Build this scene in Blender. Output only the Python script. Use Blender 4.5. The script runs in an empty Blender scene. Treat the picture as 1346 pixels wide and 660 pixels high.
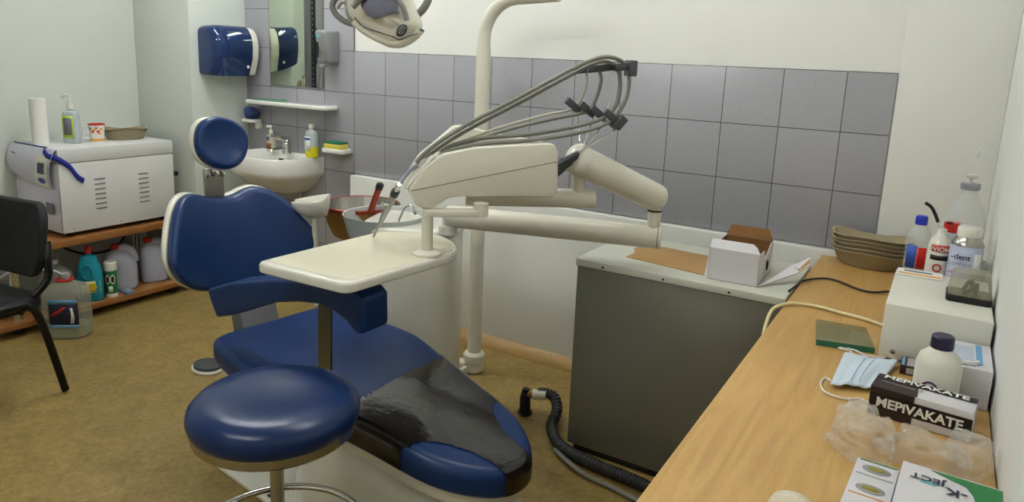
import bpy, bmesh, math, random
from mathutils import Vector, Matrix, noise
random.seed(7)
PI = math.pi
C = bpy.context.scene.collection

# ------------------------------------------------------------------ camera model (metres; room origin at the back wall)
CAM = Vector((2.80692, -2.95599, 1.44116))
RM = Matrix(((0.8526514, 0.5209427, 0.0400536), (-0.1360796, 0.1474043, 0.9796705), (-0.5044481, 0.8407679, -0.1965741)))
FPX, OY = 942.769, -64.246
def ray(u, v):
    d = Vector(((u-673)/FPX, -(v-330-OY)/FPX, 1.0))
    return RM.transposed() @ d
def at(u, v, d):
    return CAM + ray(u, v)*d
def atZ(u, v, z):
    r = ray(u, v); return CAM + r*((z-CAM.z)/r.z)
def atY(u, v, y):
    r = ray(u, v); return CAM + r*((y-CAM.y)/r.y)
def atX(u, v, x):
    r = ray(u, v); return CAM + r*((x-CAM.x)/r.x)

# ------------------------------------------------------------------ materials
def new_mat(name):
    m = bpy.data.materials.new(name); m.use_nodes = True
    return m, m.node_tree.nodes, m.node_tree.links, m.node_tree.nodes['Principled BSDF']
def S(c):   # sRGB 0-255 -> linear
    return tuple(((x/255)/12.92 if x/255 <= .04045 else ((x/255+.055)/1.055)**2.4) for x in c)
def mat(name, col, rough=.5, metal=0, var=0.0, scale=30, bump=0.0, bscale=200, coat=0, trans=0, ior=1.45, spec=None, alpha=1, sub=0, stretch=None):
    m, N, L, b = new_mat(name)
    c = S(col)
    b.inputs['Base Color'].default_value = (*c, 1)
    b.inputs['Roughness'].default_value = rough
    b.inputs['Metallic'].default_value = metal
    b.inputs['Coat Weight'].default_value = coat
    b.inputs['Coat Roughness'].default_value = .08
    b.inputs['Transmission Weight'].default_value = trans
    b.inputs['IOR'].default_value = ior
    b.inputs['Alpha'].default_value = alpha
    if spec is not None: b.inputs['Specular IOR Level'].default_value = spec
    if sub: b.inputs['Subsurface Weight'].default_value = sub; b.inputs['Subsurface Scale'].default_value = .01
    tc = N.new('ShaderNodeTexCoord')
    src = tc.outputs['Object']
    if stretch:
        mp = N.new('ShaderNodeMapping'); mp.inputs['Scale'].default_value = stretch
        L.new(src, mp.inputs[0]); src = mp.outputs[0]
    if var:
        n = N.new('ShaderNodeTexNoise'); n.inputs['Scale'].default_value = scale; n.inputs['Detail'].default_value = 5
        L.new(src, n.inputs['Vector'])
        mx = N.new('ShaderNodeMix'); mx.data_type = 'RGBA'
        mx.inputs['A'].default_value = (*[x*(1-var) for x in c], 1); mx.inputs['B'].default_value = (*[min(1, x*(1+var)) for x in c], 1)
        L.new(n.outputs['Fac'], mx.inputs['Factor']); L.new(mx.outputs['Result'], b.inputs['Base Color'])
    if bump:
        n2 = N.new('ShaderNodeTexNoise'); n2.inputs['Scale'].default_value = bscale; n2.inputs['Detail'].default_value = 4
        L.new(src, n2.inputs['Vector'])
        bp = N.new('ShaderNodeBump'); bp.inputs['Strength'].default_value = bump; bp.inputs['Distance'].default_value = .004
        L.new(n2.outputs['Fac'], bp.inputs['Height']); L.new(bp.outputs['Normal'], b.inputs['Normal'])
    return m

M_ = {}
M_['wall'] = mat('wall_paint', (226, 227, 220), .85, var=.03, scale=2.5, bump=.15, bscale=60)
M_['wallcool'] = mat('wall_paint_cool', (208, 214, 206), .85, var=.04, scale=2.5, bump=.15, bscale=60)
M_['wallr_lit'] = mat('wall_paint_lightened', (236, 238, 234), .85, var=.03, scale=2.5, bump=.15, bscale=60)  # wall paint made paler, standing in for the right wall's weak grazing light
M_['ceil'] = mat('ceiling_paint', (225, 226, 218), .9, var=.02)
M_['white'] = mat('white_plastic', (222, 221, 208), .35, var=.03, scale=12)
M_['whitegloss'] = mat('white_gloss', (228, 226, 214), .12, coat=.4, var=.02)
M_['cream'] = mat('cream_enamel', (221, 218, 202), .28, coat=.15, var=.05, scale=9)
M_['creamtop'] = mat('cream_pad', (222, 217, 192), .4, var=.04, scale=14)
M_['ceramic'] = mat('white_ceramic', (232, 232, 224), .08, coat=.5, var=.02)
M_['blue'] = mat('blue_vinyl', (14, 46, 94), .36, spec=.38, var=.06, scale=20, bump=.1, bscale=120)
M_['bluedark'] = mat('blue_vinyl_stool', (8, 36, 80), .3, spec=.4, var=.06, scale=20, bump=.06, bscale=90)
M_['smoke'] = mat('smoky_foot_cover', (20, 16, 17), .16, spec=.5, coat=.3, var=.25, scale=14, bump=.9, bscale=13)
M_['chrome'] = mat('chrome', (215, 215, 212), .12, 1, var=.03)
M_['steel'] = mat('brushed_steel', (178, 176, 168), .24, 1, var=.08, scale=40)
M_['dullsteel'] = mat('dull_steel', (150, 148, 140), .4, .8, var=.08)
M_['black'] = mat('black_plastic', (14, 14, 16), .4, var=.1)
M_['blackfab'] = mat('black_fabric', (13, 13, 17), .75, var=.2, scale=60, bump=.2, bscale=300)
M_['blackmetal'] = mat('black_metal', (10, 10, 11), .35, .3, var=.1)
M_['greyhose'] = mat('grey_hose', (122, 122, 114), .45, var=.06, scale=40)
M_['darkclip'] = mat('dark_grey_plastic', (66, 70, 74), .5, var=.08)
M_['greypl'] = mat('grey_plastic', (128, 128, 126), .35, var=.05)
M_['silver'] = mat('silver_plastic', (160, 162, 162), .28, .55, var=.04)
M_['greycol'] = mat('grey_painted_metal', (108, 108, 110), .4, .3, var=.08)
M_['autoc'] = mat('autoclave_white', (214, 214, 212), .45, var=.03, scale=8)
M_['autof'] = mat('autoclave_front', (206, 206, 220), .35, var=.03, scale=8)
M_['paper'] = mat('paper_white', (235, 234, 228), .9, var=.03, bump=.2, bscale=150)
M_['card'] = mat('cardboard_brown', (164, 130, 84), .9, var=.1, scale=25)
M_['cardin'] = mat('cardboard_inside', (120, 84, 44), .9, var=.12, scale=25)
M_['cardw'] = mat('carton_white', (214, 212, 216), .6, var=.03)
M_['pulp'] = mat('pulp_board', (160, 148, 120), .95, var=.12, scale=60, bump=.5, bscale=180)
M_['copper'] = mat('red_copper', (132, 48, 22), .3, .35, var=.12, scale=20)
M_['potout'] = mat('tarnished_brass', (150, 116, 70), .35, .8, var=.2, scale=12)
M_['cab'] = mat('cabinet_grey_metal', (126, 124, 112), .42, .45, var=.08, scale=5)
M_['cabtop'] = mat('cabinet_top', (205, 206, 192), .4, var=.05, scale=8)
M_['glassg'] = mat('green_glass', (140, 142, 104), .06, alpha=.5)
M_['glassedge'] = mat('green_glass_edge', (30, 112, 88), .08, trans=.1, ior=1.5)
M_['clear'] = mat('clear_plastic', (226, 232, 232), .06, alpha=.3, var=.02)
M_['clearbag'] = mat('plastic_film', (226, 224, 218), .07, alpha=.3, bump=.6, bscale=30)
M_['clearbox'] = mat('tinted_clear_plastic', (176, 172, 146), .08, alpha=.42)
M_['translu'] = mat('milky_plastic', (186, 190, 204), .35, trans=.15, sub=.1, var=.04)
M_['frost'] = mat('frosted_acrylic', (196, 202, 200), .15, trans=.15, ior=1.3)
M_['bluetr'] = mat('blue_translucent_plastic', (24, 48, 96), .08, coat=.5, var=.3, scale=9, alpha=.9)
M_['mirror'] = mat('mirror_glass', (205, 215, 196), .02, 1)
M_['turq'] = mat('turquoise_plastic', (20, 140, 160), .3, var=.05)
M_['yellow'] = mat('yellow_liquid', (220, 214, 30), .2, var=.03)
M_['milk'] = mat('milky_bottle', (206, 218, 222), .25, trans=.3, var=.03)
M_['green'] = mat('green_label', (30, 118, 60), .5, var=.03)
M_['greensc'] = mat('green_scourer', (28, 110, 78), .95, var=.2, scale=120, bump=.6, bscale=400)
M_['sponge'] = mat('yellow_sponge', (222, 206, 92), .95, var=.1, scale=150, bump=.6, bscale=300)
M_['red'] = mat('red_plastic', (196, 34, 28), .35, var=.04)
M_['bluecap'] = mat('blue_cap', (22, 44, 170), .35, var=.04)
M_['darkblue'] = mat('dark_blue_plastic', (26, 24, 62), .35, var=.05)
M_['orange'] = mat('orange_print', (226, 150, 50), .5, var=.03)
M_['lblue'] = mat('light_blue_print', (110, 160, 200), .6, var=.03)
M_['blueprint'] = mat('blue_print', (40, 80, 170), .5, var=.03)
M_['navy'] = mat('navy_print', (30, 34, 60), .5, var=.03)
M_['brownprint'] = mat('brown_print', (120, 70, 34), .5, var=.1)
M_['blackprint'] = mat('black_print', (16, 12, 14), .5, var=.05)
M_['maroon'] = mat('maroon_black_print', (44, 28, 28), .5, var=.08)
M_['greyprint'] = mat('grey_print', (108, 108, 116), .6, var=.05)
M_['greytext'] = mat('pale_grey_print', (160, 160, 158), .6, var=.05)
M_['strap'] = mat('blue_webbing', (20, 34, 130), .7, var=.1, bump=.2)
M_['lid'] = mat('screen_dark', (52, 62, 92), .2, var=.05)
M_['lime'] = mat('lime_print', (178, 206, 50), .5, var=.03)
M_['cyan'] = mat('cyan_print', (90, 190, 190), .5, var=.03)
M_['mask'] = mat('mask_fabric', (206, 220, 232), .9, var=.03, bump=.3, bscale=150)
M_['cord'] = mat('cream_cable', (222, 208, 160), .5, var=.04)
M_['spray'] = mat('spray_can_lilac', (188, 194, 216), .3, var=.04)
M_['olive'] = mat('olive_print', (150, 140, 50), .5, var=.1)
M_['water'] = mat('pale_liquid', (190, 196, 150), .05, alpha=.5)
M_['lens'] = mat('reflector_glass', (130, 132, 152), .08, .6, var=.25, scale=10)
M_['terry'] = mat('blue_cloth', (58, 78, 130), .95, var=.5, scale=70, bump=.6, bscale=120)
M_['door'] = mat('painted_door', (190, 192, 182), .5, var=.03)

def tile_material():
    m, N, L, b = new_mat('grey_wall_tiles')
    tc = N.new('ShaderNodeTexCoord'); sp = N.new('ShaderNodeSeparateXYZ'); cb = N.new('ShaderNodeCombineXYZ')
    L.new(tc.outputs['Object'], sp.inputs[0]); L.new(sp.outputs['X'], cb.inputs['X']); L.new(sp.outputs['Z'], cb.inputs['Y'])
    mp = N.new('ShaderNodeMapping'); mp.inputs['Location'].default_value = (10*.2240+.0015, -1.4448+.2240*12+.0015, 0)
    L.new(cb.outputs[0], mp.inputs[0])
    br = N.new('ShaderNodeTexBrick'); br.offset = 0; br.squash = 1
    br.inputs['Scale'].default_value = 1; br.inputs['Brick Width'].default_value = .2240; br.inputs['Row Height'].default_value = .2240
    br.inputs['Mortar Size'].default_value = .0016; br.inputs['Mortar Smooth'].default_value = .1; br.inputs['Bias'].default_value = 0
    br.inputs['Color1'].default_value = (*S((158, 158, 164)), 1); br.inputs['Color2'].default_value = (*S((166, 166, 172)), 1)
    br.inputs['Mortar'].default_value = (*S((78, 76, 70)), 1)
    L.new(mp.outputs[0], br.inputs['Vector'])
    n = N.new('ShaderNodeTexNoise'); n.inputs['Scale'].default_value = 90; n.inputs['Detail'].default_value = 3
    L.new(tc.outputs['Object'], n.inputs['Vector'])
    mx = N.new('ShaderNodeMix'); mx.data_type = 'RGBA'; mx.blend_type = 'MULTIPLY'; mx.inputs['Factor'].default_value = .12
    L.new(br.outputs['Color'], mx.inputs['A']); L.new(n.outputs['Fac'], mx.inputs['B'])
    L.new(mx.outputs['Result'], b.inputs['Base Color'])
    b.inputs['Roughness'].default_value = .27
    inv = N.new('ShaderNodeMath'); inv.operation = 'SUBTRACT'; inv.inputs[0].default_value = 1; L.new(br.outputs['Fac'], inv.inputs[1])
    bp = N.new('ShaderNodeBump'); bp.inputs['Strength'].default_value = .6; bp.inputs['Distance'].default_value = .002
    L.new(inv.outputs[0], bp.inputs['Height'])
    n2 = N.new('ShaderNodeTexNoise'); n2.inputs['Scale'].default_value = 8; L.new(tc.outputs['Object'], n2.inputs['Vector'])
    bp2 = N.new('ShaderNodeBump'); bp2.inputs['Strength'].default_value = .12; bp2.inputs['Distance'].default_value = .004
    L.new(n2.outputs['Fac'], bp2.inputs['Height']); L.new(bp.outputs['Normal'], bp2.inputs['Normal'])
    L.new(bp2.outputs['Normal'], b.inputs['Normal'])
    return m
M_['tile'] = tile_material()

def floor_material():
    m, N, L, b = new_mat('ochre_linoleum')
    tc = N.new('ShaderNodeTexCoord')
    n1 = N.new('ShaderNodeTexNoise'); n1.inputs['Scale'].default_value = 9; n1.inputs['Detail'].default_value = 8; n1.inputs['Roughness'].default_value = .7; n1.inputs['Distortion'].default_value = .6
    n2 = N.new('ShaderNodeTexNoise'); n2.inputs['Scale'].default_value = 45; n2.inputs['Detail'].default_value = 6; n2.inputs['Roughness'].default_value = .7
    L.new(tc.outputs['Object'], n1.inputs['Vector']); L.new(tc.outputs['Object'], n2.inputs['Vector'])
    ad = N.new('ShaderNodeMath'); ad.operation = 'ADD'; L.new(n1.outputs['Fac'], ad.inputs[0]); L.new(n2.outputs['Fac'], ad.inputs[1])
    cr = N.new('ShaderNodeValToRGB'); cr.color_ramp.elements[0].position = .78; cr.color_ramp.elements[1].position = 1.22
    mr = N.new('ShaderNodeMapRange'); mr.inputs['From Min'].default_value = .7; mr.inputs['From Max'].default_value = 1.3
    cr.color_ramp.elements[0].position = .1; cr.color_ramp.elements[1].position = .9
    cr.color_ramp.elements[0].color = (*S((118, 96, 46)), 1); cr.color_ramp.elements[1].color = (*S((156, 132, 76)), 1)
    L.new(ad.outputs[0], mr.inputs['Value']); L.new(mr.outputs[0], cr.inputs['Fac']); L.new(cr.outputs['Color'], b.inputs['Base Color'])
    b.inputs['Roughness'].default_value = .55
    return m
M_['floor'] = floor_material()

def wood_material(name, c1, c2, stretch, rough=.4):
    m, N, L, b = new_mat(name)
    tc = N.new('ShaderNodeTexCoord'); mp = N.new('ShaderNodeMapping'); mp.inputs['Scale'].default_value = stretch
    L.new(tc.outputs['Object'], mp.inputs[0])
    n1 = N.new('ShaderNodeTexNoise'); n1.inputs['Scale'].default_value = 3; n1.inputs['Detail'].default_value = 6; n1.inputs['Distortion'].default_value = 1.2
    n2 = N.new('ShaderNodeTexNoise'); n2.inputs['Scale'].default_value = 40; n2.inputs['Detail'].default_value = 3
    L.new(mp.outputs[0], n1.inputs['Vector']); L.new(mp.outputs[0], n2.inputs['Vector'])
    ad = N.new('ShaderNodeMath'); ad.operation = 'MULTIPLY_ADD'; ad.inputs[1].default_value = .35
    L.new(n2.outputs['Fac'], ad.inputs[0]); L.new(n1.outputs['Fac'], ad.inputs[2])
    cr = N.new('ShaderNodeValToRGB'); cr.color_ramp.elements[0].position = .45; cr.color_ramp.elements[1].position = .9
    cr.color_ramp.elements[0].color = (*S(c1), 1); cr.color_ramp.elements[1].color = (*S(c2), 1)
    L.new(ad.outputs[0], cr.inputs['Fac']); L.new(cr.outputs['Color'], b.inputs['Base Color'])
    b.inputs['Roughness'].default_value = rough
    return m
M_['beech'] = wood_material('beech_laminate', (182, 141, 80), (205, 166, 100), (9, .9, 9), .38)
M_['wood'] = wood_material('trolley_wood', (128, 82, 40), (152, 104, 54), (8, .8, 8), .4)
M_['base'] = wood_material('skirting_wood', (150, 116, 66), (180, 146, 92), (1, 8, 8), .5)

# ------------------------------------------------------------------ mesh builder
class MB:
    def __init__(s): s.v = []; s.f = []; s.mi = []; s.mats = []
    def _m(s, m):
        if m is None: return 0
        if m not in s.mats: s.mats.append(m)
        return s.mats.index(m)
    def add(s, vs, fs, m=None):
        k = len(s.v); i = s._m(m); s.v += [Vector(p) for p in vs]
        for f in fs: s.f.append([k+a for a in f]); s.mi.append(i)
        return s
    def from_bm(s, bm, m=None, M=None):
        bm.verts.ensure_lookup_table(); bm.verts.index_update()
        vs = [(M @ v.co) if M else v.co.copy() for v in bm.verts]
        fs = [[v.index for v in f.verts] for f in bm.faces]
        bm.free(); return s.add(vs, fs, m)
    def box(s, lo, hi, bev=0, m=None, M=None, seg=2):
        bm = bmesh.new(); bmesh.ops.create_cube(bm, size=1)
        lo, hi = Vector(lo), Vector(hi); c = (lo+hi)/2; d = hi-lo
        for v in bm.verts: v.co = Vector((v.co.x*d.x, v.co.y*d.y, v.co.z*d.z))+c
        if bev: bmesh.ops.bevel(bm, geom=bm.edges[:], offset=min(bev, .49*min(abs(d.x), abs(d.y), abs(d.z))), segments=seg, profile=.5, affect='EDGES')
        return s.from_bm(bm, m, M)
    def tube(s, pts, r, n=16, m=None, caps=True, sx=1, up=None):
        pts = [Vector(p) for p in pts]; rs = r if isinstance(r, (list, tuple)) else [r]*len(pts)
        T = []
        for i in range(len(pts)):
            a = pts[max(0, i-1)]; b = pts[min(len(pts)-1, i+1)]; T.append((b-a).normalized() if (b-a).length > 1e-9 else (T[-1] if T else Vector((0, 0, 1))))
        x = Vector(up) if up else (Vector((0, 0, 1)) if abs(T[0].z) < .9 else Vector((1, 0, 0)))
        vs = []; fs = []
        for i, (p, t) in enumerate(zip(pts, T)):
            x = (x - t*x.dot(t)).normalized(); y = t.cross(x)
            for k in range(n):
                a = 2*PI*k/n; vs.append(p + x*math.cos(a)*rs[i]*sx + y*math.sin(a)*rs[i])
        for i in range(len(pts)-1):
            for k in range(n):
                fs.append([i*n+k, i*n+(k+1) % n, (i+1)*n+(k+1) % n, (i+1)*n+k])
        if caps: fs.append(list(range(n))[::-1]); fs.append([(len(pts)-1)*n+k for k in range(n)])
        return s.add(vs, fs, m)
    def lathe(s, prof, c=(0, 0, 0), n=32, m=None, M=None, sx=1, sy=1, close=True):
        vs = []; fs = []; c = Vector(c)
        for r, z in prof:
            for k in range(n):
                a = 2*PI*k/n; p = Vector((r*sx*math.cos(a), r*sy*math.sin(a), z))
                vs.append((M @ p if M else p)+c)
        for i in range(len(prof)-1):
            for k in range(n): fs.append([i*n+k, i*n+(k+1) % n, (i+1)*n+(k+1) % n, (i+1)*n+k])
        if close: fs.append(list(range(n))[::-1]); fs.append([(len(prof)-1)*n+k for k in range(n)])
        return s.add(vs, fs, m)
    def prism(s, poly, d, bev=0, m=None, M=None, seg=2):   # poly: 3D points in a plane, d: extrusion vector
        bm = bmesh.new(); d = Vector(d)
        a = [bm.verts.new(Vector(p)) for p in poly]; f = bm.faces.new(a)
        r = bmesh.ops.extrude_face_region(bm, geom=[f])
        for v in [g for g in r['geom'] if isinstance(g, bmesh.types.BMVert)]: v.co += d
        bmesh.ops.recalc_face_normals(bm, faces=bm.faces[:])
        if bev: bmesh.ops.bevel(bm, geom=bm.edges[:], offset=bev, segments=seg, profile=.5, affect='EDGES', clamp_overlap=True)
        return s.from_bm(bm, m, M)
    def grid(s, fn, nu, nv, m=None, keep=None):
        vs = [fn(i/nu, j/nv) for i in range(nu+1) for j in range(nv+1)]; fs = []
        for i in range(nu):
            for j in range(nv):
                if keep and not keep((i+.5)/nu, (j+.5)/nv): continue
                k = i*(nv+1)+j; fs.append([k, k+1, k+nv+2, k+nv+1])
        return s.add(vs, fs, m)
    def pad(s, outline, T, r, fn, m=None, keep=None, off=0, dome=0, caps=7, nb=5, bottom=True):
        """soft slab: outline (x,y) ccw; fn(x,y,h)->3D, h from 0 (bottom) to T (top); r edge rounding; dome raises the centre"""
        n = len(outline); cx = sum(p[0] for p in outline)/n; cy = sum(p[1] for p in outline)/n
        nor = []
        for i in range(n):
            a = outline[i-1]; b = outline[(i+1) % n]; e = Vector((b[1]-a[1], a[0]-b[0])); nor.append(e.normalized())
        def ring(ins, h, sc=1):
            out = []
            for p, q in zip(outline, nor):
                x = p[0]-q.x*(ins-off); y = p[1]-q.y*(ins-off)
                out.append((cx+(x-cx)*sc, cy+(y-cy)*sc, h))
            return out
        rings = []
        if bottom:
            for sc in (.01, .5): rings.append(ring(r, 0, sc))
        rb = min(r, T*.5)*.7
        for k in range(nb+1):
            a = PI/2*k/nb; rings.append(ring(rb*(1-math.sin(a)), rb*(1-math.cos(a))))
        for k in range(nb+1):
            a = PI/2*k/nb; rings.append(ring(r*(1-math.cos(a)), T-r+r*math.sin(a)+off))
        for k in range(1, caps+1):
            sc = 1-k/caps; rings.append(ring(r, T+off+dome*(1-sc*sc), max(sc, .004)))
        vs = []; fs = []; cs = []
        for R in rings:
            for p in R: vs.append(fn(*p)); cs.append(p)
        for i in range(len(rings)-1):
            for k in range(n):
                f = [i*n+k, i*n+(k+1) % n, (i+1)*n+(k+1) % n, (i+1)*n+k]
                if keep:
                    c = [sum(cs[a][j] for a in f)/4 for j in range(3)]
                    if not keep(*c): continue
                fs.append(f)
        return s.add(vs, fs, m)
    def build(s, name, m=None, parent=None, world=True, angle=35, smooth=True, solid=0):
        me = bpy.data.meshes.new(name)
        vs = s.v
        if parent is not None and world:
            inv = root_of(parent)['_M'].inverted() if False else ROOTM[root_of(parent).name].inverted()
            vs = [inv @ v for v in vs]
        me.from_pydata([tuple(v) for v in vs], [], s.f)
        mats = list(s.mats)
        if not mats: mats = [m]
        for q in mats: me.materials.append(q if not isinstance(q, str) else M_[q])
        if s.mats: me.polygons.foreach_set('material_index', s.mi)
        bm = bmesh.new(); bm.from_mesh(me)
        bmesh.ops.remove_doubles(bm, verts=bm.verts[:], dist=1e-6)
        if not solid: bmesh.ops.recalc_face_normals(bm, faces=bm.faces[:])
        bm.to_mesh(me); bm.free()
        if smooth:
            me.polygons.foreach_set('use_smooth', [True]*len(me.polygons)); me.set_sharp_from_angle(angle=math.radians(angle))
        o = bpy.data.objects.new(name, me); C.objects.link(o)
        if parent is not None: o.parent = parent
        if solid:
            md = o.modifiers.new('s', 'SOLIDIFY'); md.thickness = solid; md.offset = 0
        return o
ROOTM = {}
def root_of(o):
    while o.parent: o = o.parent
    return o
def thing(name, label, cat, loc=(0, 0, 0), rotz=0, group=None):
    o = bpy.data.objects.new(name, None); C.objects.link(o); o.empty_display_size = .05
    o.location = loc; o.rotation_euler = (0, 0, rotz); o['label'] = label; o['category'] = cat
    if group: o['group'] = group
    ROOTM[o.name] = Matrix.Translation(Vector(loc)) @ Matrix.Rotation(rotz, 4, 'Z')
    return o
def tag(o, label, cat, group=None):
    o['label'] = label; o['category'] = cat
    if group: o['group'] = group
    return o
def struct(name, mb, m):
    o = mb.build(name, m); o['kind'] = 'structure'; return o
def recenter(o, base):
    """move the origin of a single-mesh thing to its base"""
    base = Vector(base); o.data.transform(Matrix.Translation(-base)); o.location = base; ROOTM[o.name] = Matrix.Translation(base); return o
def dup(o, loc, rotz=None, parent=None, label=None):
    c = o.copy(); C.objects.link(c); c.parent = parent
    if parent is None:
        c.location = loc
        if rotz is not None: c.rotation_euler = (0, 0, rotz)
        if label: c['label'] = label
    for ch in [x for x in bpy.data.objects if x.parent == o]: dup(ch, None, None, c)
    return c
def text(s, origin, xdir, updir, size, m, parent, name='lettering', ext=.0003, align='LEFT', sx=1, bold=0):
    cu = bpy.data.curves.new('t', 'FONT'); cu.body = s; cu.size = 1; cu.extrude = 0; cu.offset = bold; cu.align_x = align
    to = bpy.data.objects.new('t', cu); C.objects.link(to)
    bpy.context.view_layer.update()
    me = bpy.data.meshes.new_from_object(to.evaluated_get(bpy.context.evaluated_depsgraph_get()))
    bpy.data.objects.remove(to); bpy.data.curves.remove(cu)
    x = Vector(xdir).normalized(); u = Vector(updir).normalized(); n = x.cross(u).normalized(); u = n.cross(x)
    vs = [Vector(origin)+x*v.co.x*size*sx+u*v.co.y*size+n*ext for v in me.vertices]
    fs = [list(p.vertices) for p in me.polygons]
    bpy.data.meshes.remove(me)
    b = MB(); b.add(vs, fs)
    return b.build(name, m, parent, smooth=False, solid=ext)
def sm(pts, k=8):
    """Catmull-Rom through points"""
    P = [Vector(p) for p in pts]; out = []
    for i in range(len(P)-1):
        a, b, c, d = P[max(0, i-1)], P[i], P[i+1], P[min(len(P)-1, i+2)]
        for j in range(k):
            t = j/k; out.append(.5*((2*b)+(c-a)*t+(2*a-5*b+4*c-d)*t*t+(3*b-a-3*c+d)*t**3))
    out.append(P[-1]); return out
def sm2(pts, k=6):
    P = [Vector(p) for p in pts]; n = len(P); out = []
    for i in range(n):
        a, b, c, d = P[i-1], P[i], P[(i+1) % n], P[(i+2) % n]
        for j in range(k):
            t = j/k; out.append(.5*((2*b)+(c-a)*t+(2*a-5*b+4*c-d)*t*t+(3*b-a-3*c+d)*t**3))
    return out
def rrect(w, h, r, n=5, c=(0, 0)):
    out = []
    for sx, sy, a0 in ((1, 1, 0), (-1, 1, 90), (-1, -1, 180), (1, -1, 270)):
        for k in range(n+1):
            a = math.radians(a0+90*k/n); out.append((c[0]+sx*(w/2-r)+r*math.cos(a), c[1]+sy*(h/2-r)+r*math.sin(a)))
    return out

# ------------------------------------------------------------------ the room
X0, XR, YB, YF, H = -1.41, 2.965, 0.0, -4.6, 2.75
b = MB(); b.box((X0-.1, YF-.1, -.1), (XR+.1, .1, 0)); struct('floor', b, 'floor')
b = MB(); b.box((X0-.1, YF-.1, H), (XR+.1, .1, H+.1)); struct('ceiling', b, 'ceil')
b = MB(); b.box((X0-.1, 0, 0), (XR+.1, .1, H)); struct('wall_back', b, 'wall')
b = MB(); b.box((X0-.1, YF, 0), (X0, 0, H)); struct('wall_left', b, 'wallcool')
b = MB(); b.box((XR, YF, 0), (XR+.1, 0, H)); struct('wall_right', b, 'wallr_lit')
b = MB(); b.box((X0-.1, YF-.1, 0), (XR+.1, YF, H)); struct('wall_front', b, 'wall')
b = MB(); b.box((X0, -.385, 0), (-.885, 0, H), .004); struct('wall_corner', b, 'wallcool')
b = MB(); b.box((2.632, -.014, 0), (XR, 0, H), .004); struct('wall_column', b, 'wall')
b = MB(); b.box((-.885, -.008, 0), (0, 0, H), .001); b.box((-.0005, -.008, .772), (2.628, 0, 1.4448), .001); struct('trim_1', b, 'tile')
b = MB(); b.box((.0, -.045, 0), (2.628, -.0005, .768), .006); struct('wall_ledge', b, 'wall')
b = MB(); b.prism([(0.0, -.045, 0), (0.0, -.085, 0), (0.0, -.083, .012), (0.0, -.07, .03), (0.0, -.055, .05), (0.0, -.045, .055)], (2.6, 0, 0)); struct('baseboard_back', b, 'base')
# plain door behind the camera
b = MB(); b.box((.2, YF, 0), (.28, YF+.03, 2.1), .005); b.box((1.12, YF, 0), (1.2, YF+.03, 2.1), .005); b.box((.2, YF, 2.02), (1.2, YF+.03, 2.1), .005); b.box((.28, YF, .005), (1.12, YF+.015, 2.02), .003)
struct('door_1', b, 'door')

# ------------------------------------------------------------------ ceiling lamps
def em(name, col, st):
    m, N, L, bs = new_mat(name); bs.inputs['Base Color'].default_value = (.9, .9, .9, 1)
    bs.inputs['Emission Color'].default_value = (*col, 1); bs.inputs['Emission Strength'].default_value = st; return m
LAMPC = (.97, .985, 1.0)
for _i, _e in enumerate((62, 36, 46)): M_['tube%d' % _i] = em('fluorescent_tube_%d' % _i, LAMPC, _e)
for i, (x, y) in enumerate(((-.1, -.85), (1.75, -1.15), (1.3, -3.2))):  # the middle lamp, over the cabinet, is added to brighten the right side
    t = thing('ceiling_lamp', ['twin tube fluorescent ceiling lamp near the washbasin wall', 'unseen twin tube lamp added above the metal cabinet to brighten the right side', 'twin tube fluorescent ceiling lamp near the front wall'][i], 'lamp', (x, y, H), 0, 'fluorescent ceiling lamps')
    b = MB(); b.box((x-.62, y-.11, H-.045), (x+.62, y+.11, H), .01); b.build('housing', 'white', t)
    for s in (-1, 1):
        b = MB(); b.tube([(x-.59, y+s*.06, H-.07), (x+.59, y+s*.06, H-.07)], .018, 12); b.build('tube', 'tube%d' % i, t)
        b = MB(); b.box((x-.615, y+s*.06-.02, H-.095), (x-.59, y+s*.06+.02, H-.04), .004); b.build('tube_holder', 'white', t)
        b = MB(); b.box((x+.59, y+s*.06-.02, H-.095), (x+.615, y+s*.06+.02, H-.04), .004); b.build('tube_holder', 'white', t)

# ------------------------------------------------------------------ desk
DZ = .75
t = thing('desk', 'long beech desk worktop running along the right wall', 'desk', (2.71, -1.6, 0))
b = MB(); b.box((2.46, -2.9, DZ-.028), (2.962, -.047, DZ), .002); b.build('worktop', 'beech', t)
for y in (-2.86, -1.45, -.09):
    b = MB(); b.box((2.52, y-.012, 0), (2.95, y+.012, DZ-.028), .002); b.build('side_panel', 'beech', t)

# ------------------------------------------------------------------ metal cabinet
t = thing('metal_cabinet', 'grey metal cabinet with pale top standing between the unit and the desk', 'cabinet', (2.09, -.47, 0))
b = MB(); b.box((1.738, -.699, .028), (2.447, -.245, .722), .003); b.build('body', 'cab', t)
b = MB(); b.box((1.732, -.706, .722), (2.452, -.242, .75), .004, seg=3); b.build('top_panel', 'cabtop', t)
b = MB(); b.box((1.76, -.685, 0), (2.43, -.26, .028)); b.build('plinth', 'black', t)
for x in (1.84, 2.06, 2.28):
    b = MB(); b.lathe([(0, 0), (.004, 0), (.004, .002), (0, .002)], (x, -.706, .734), 10, M=Matrix.Rotation(PI/2, 3, 'X')); b.build('screw', 'black', t)

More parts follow.
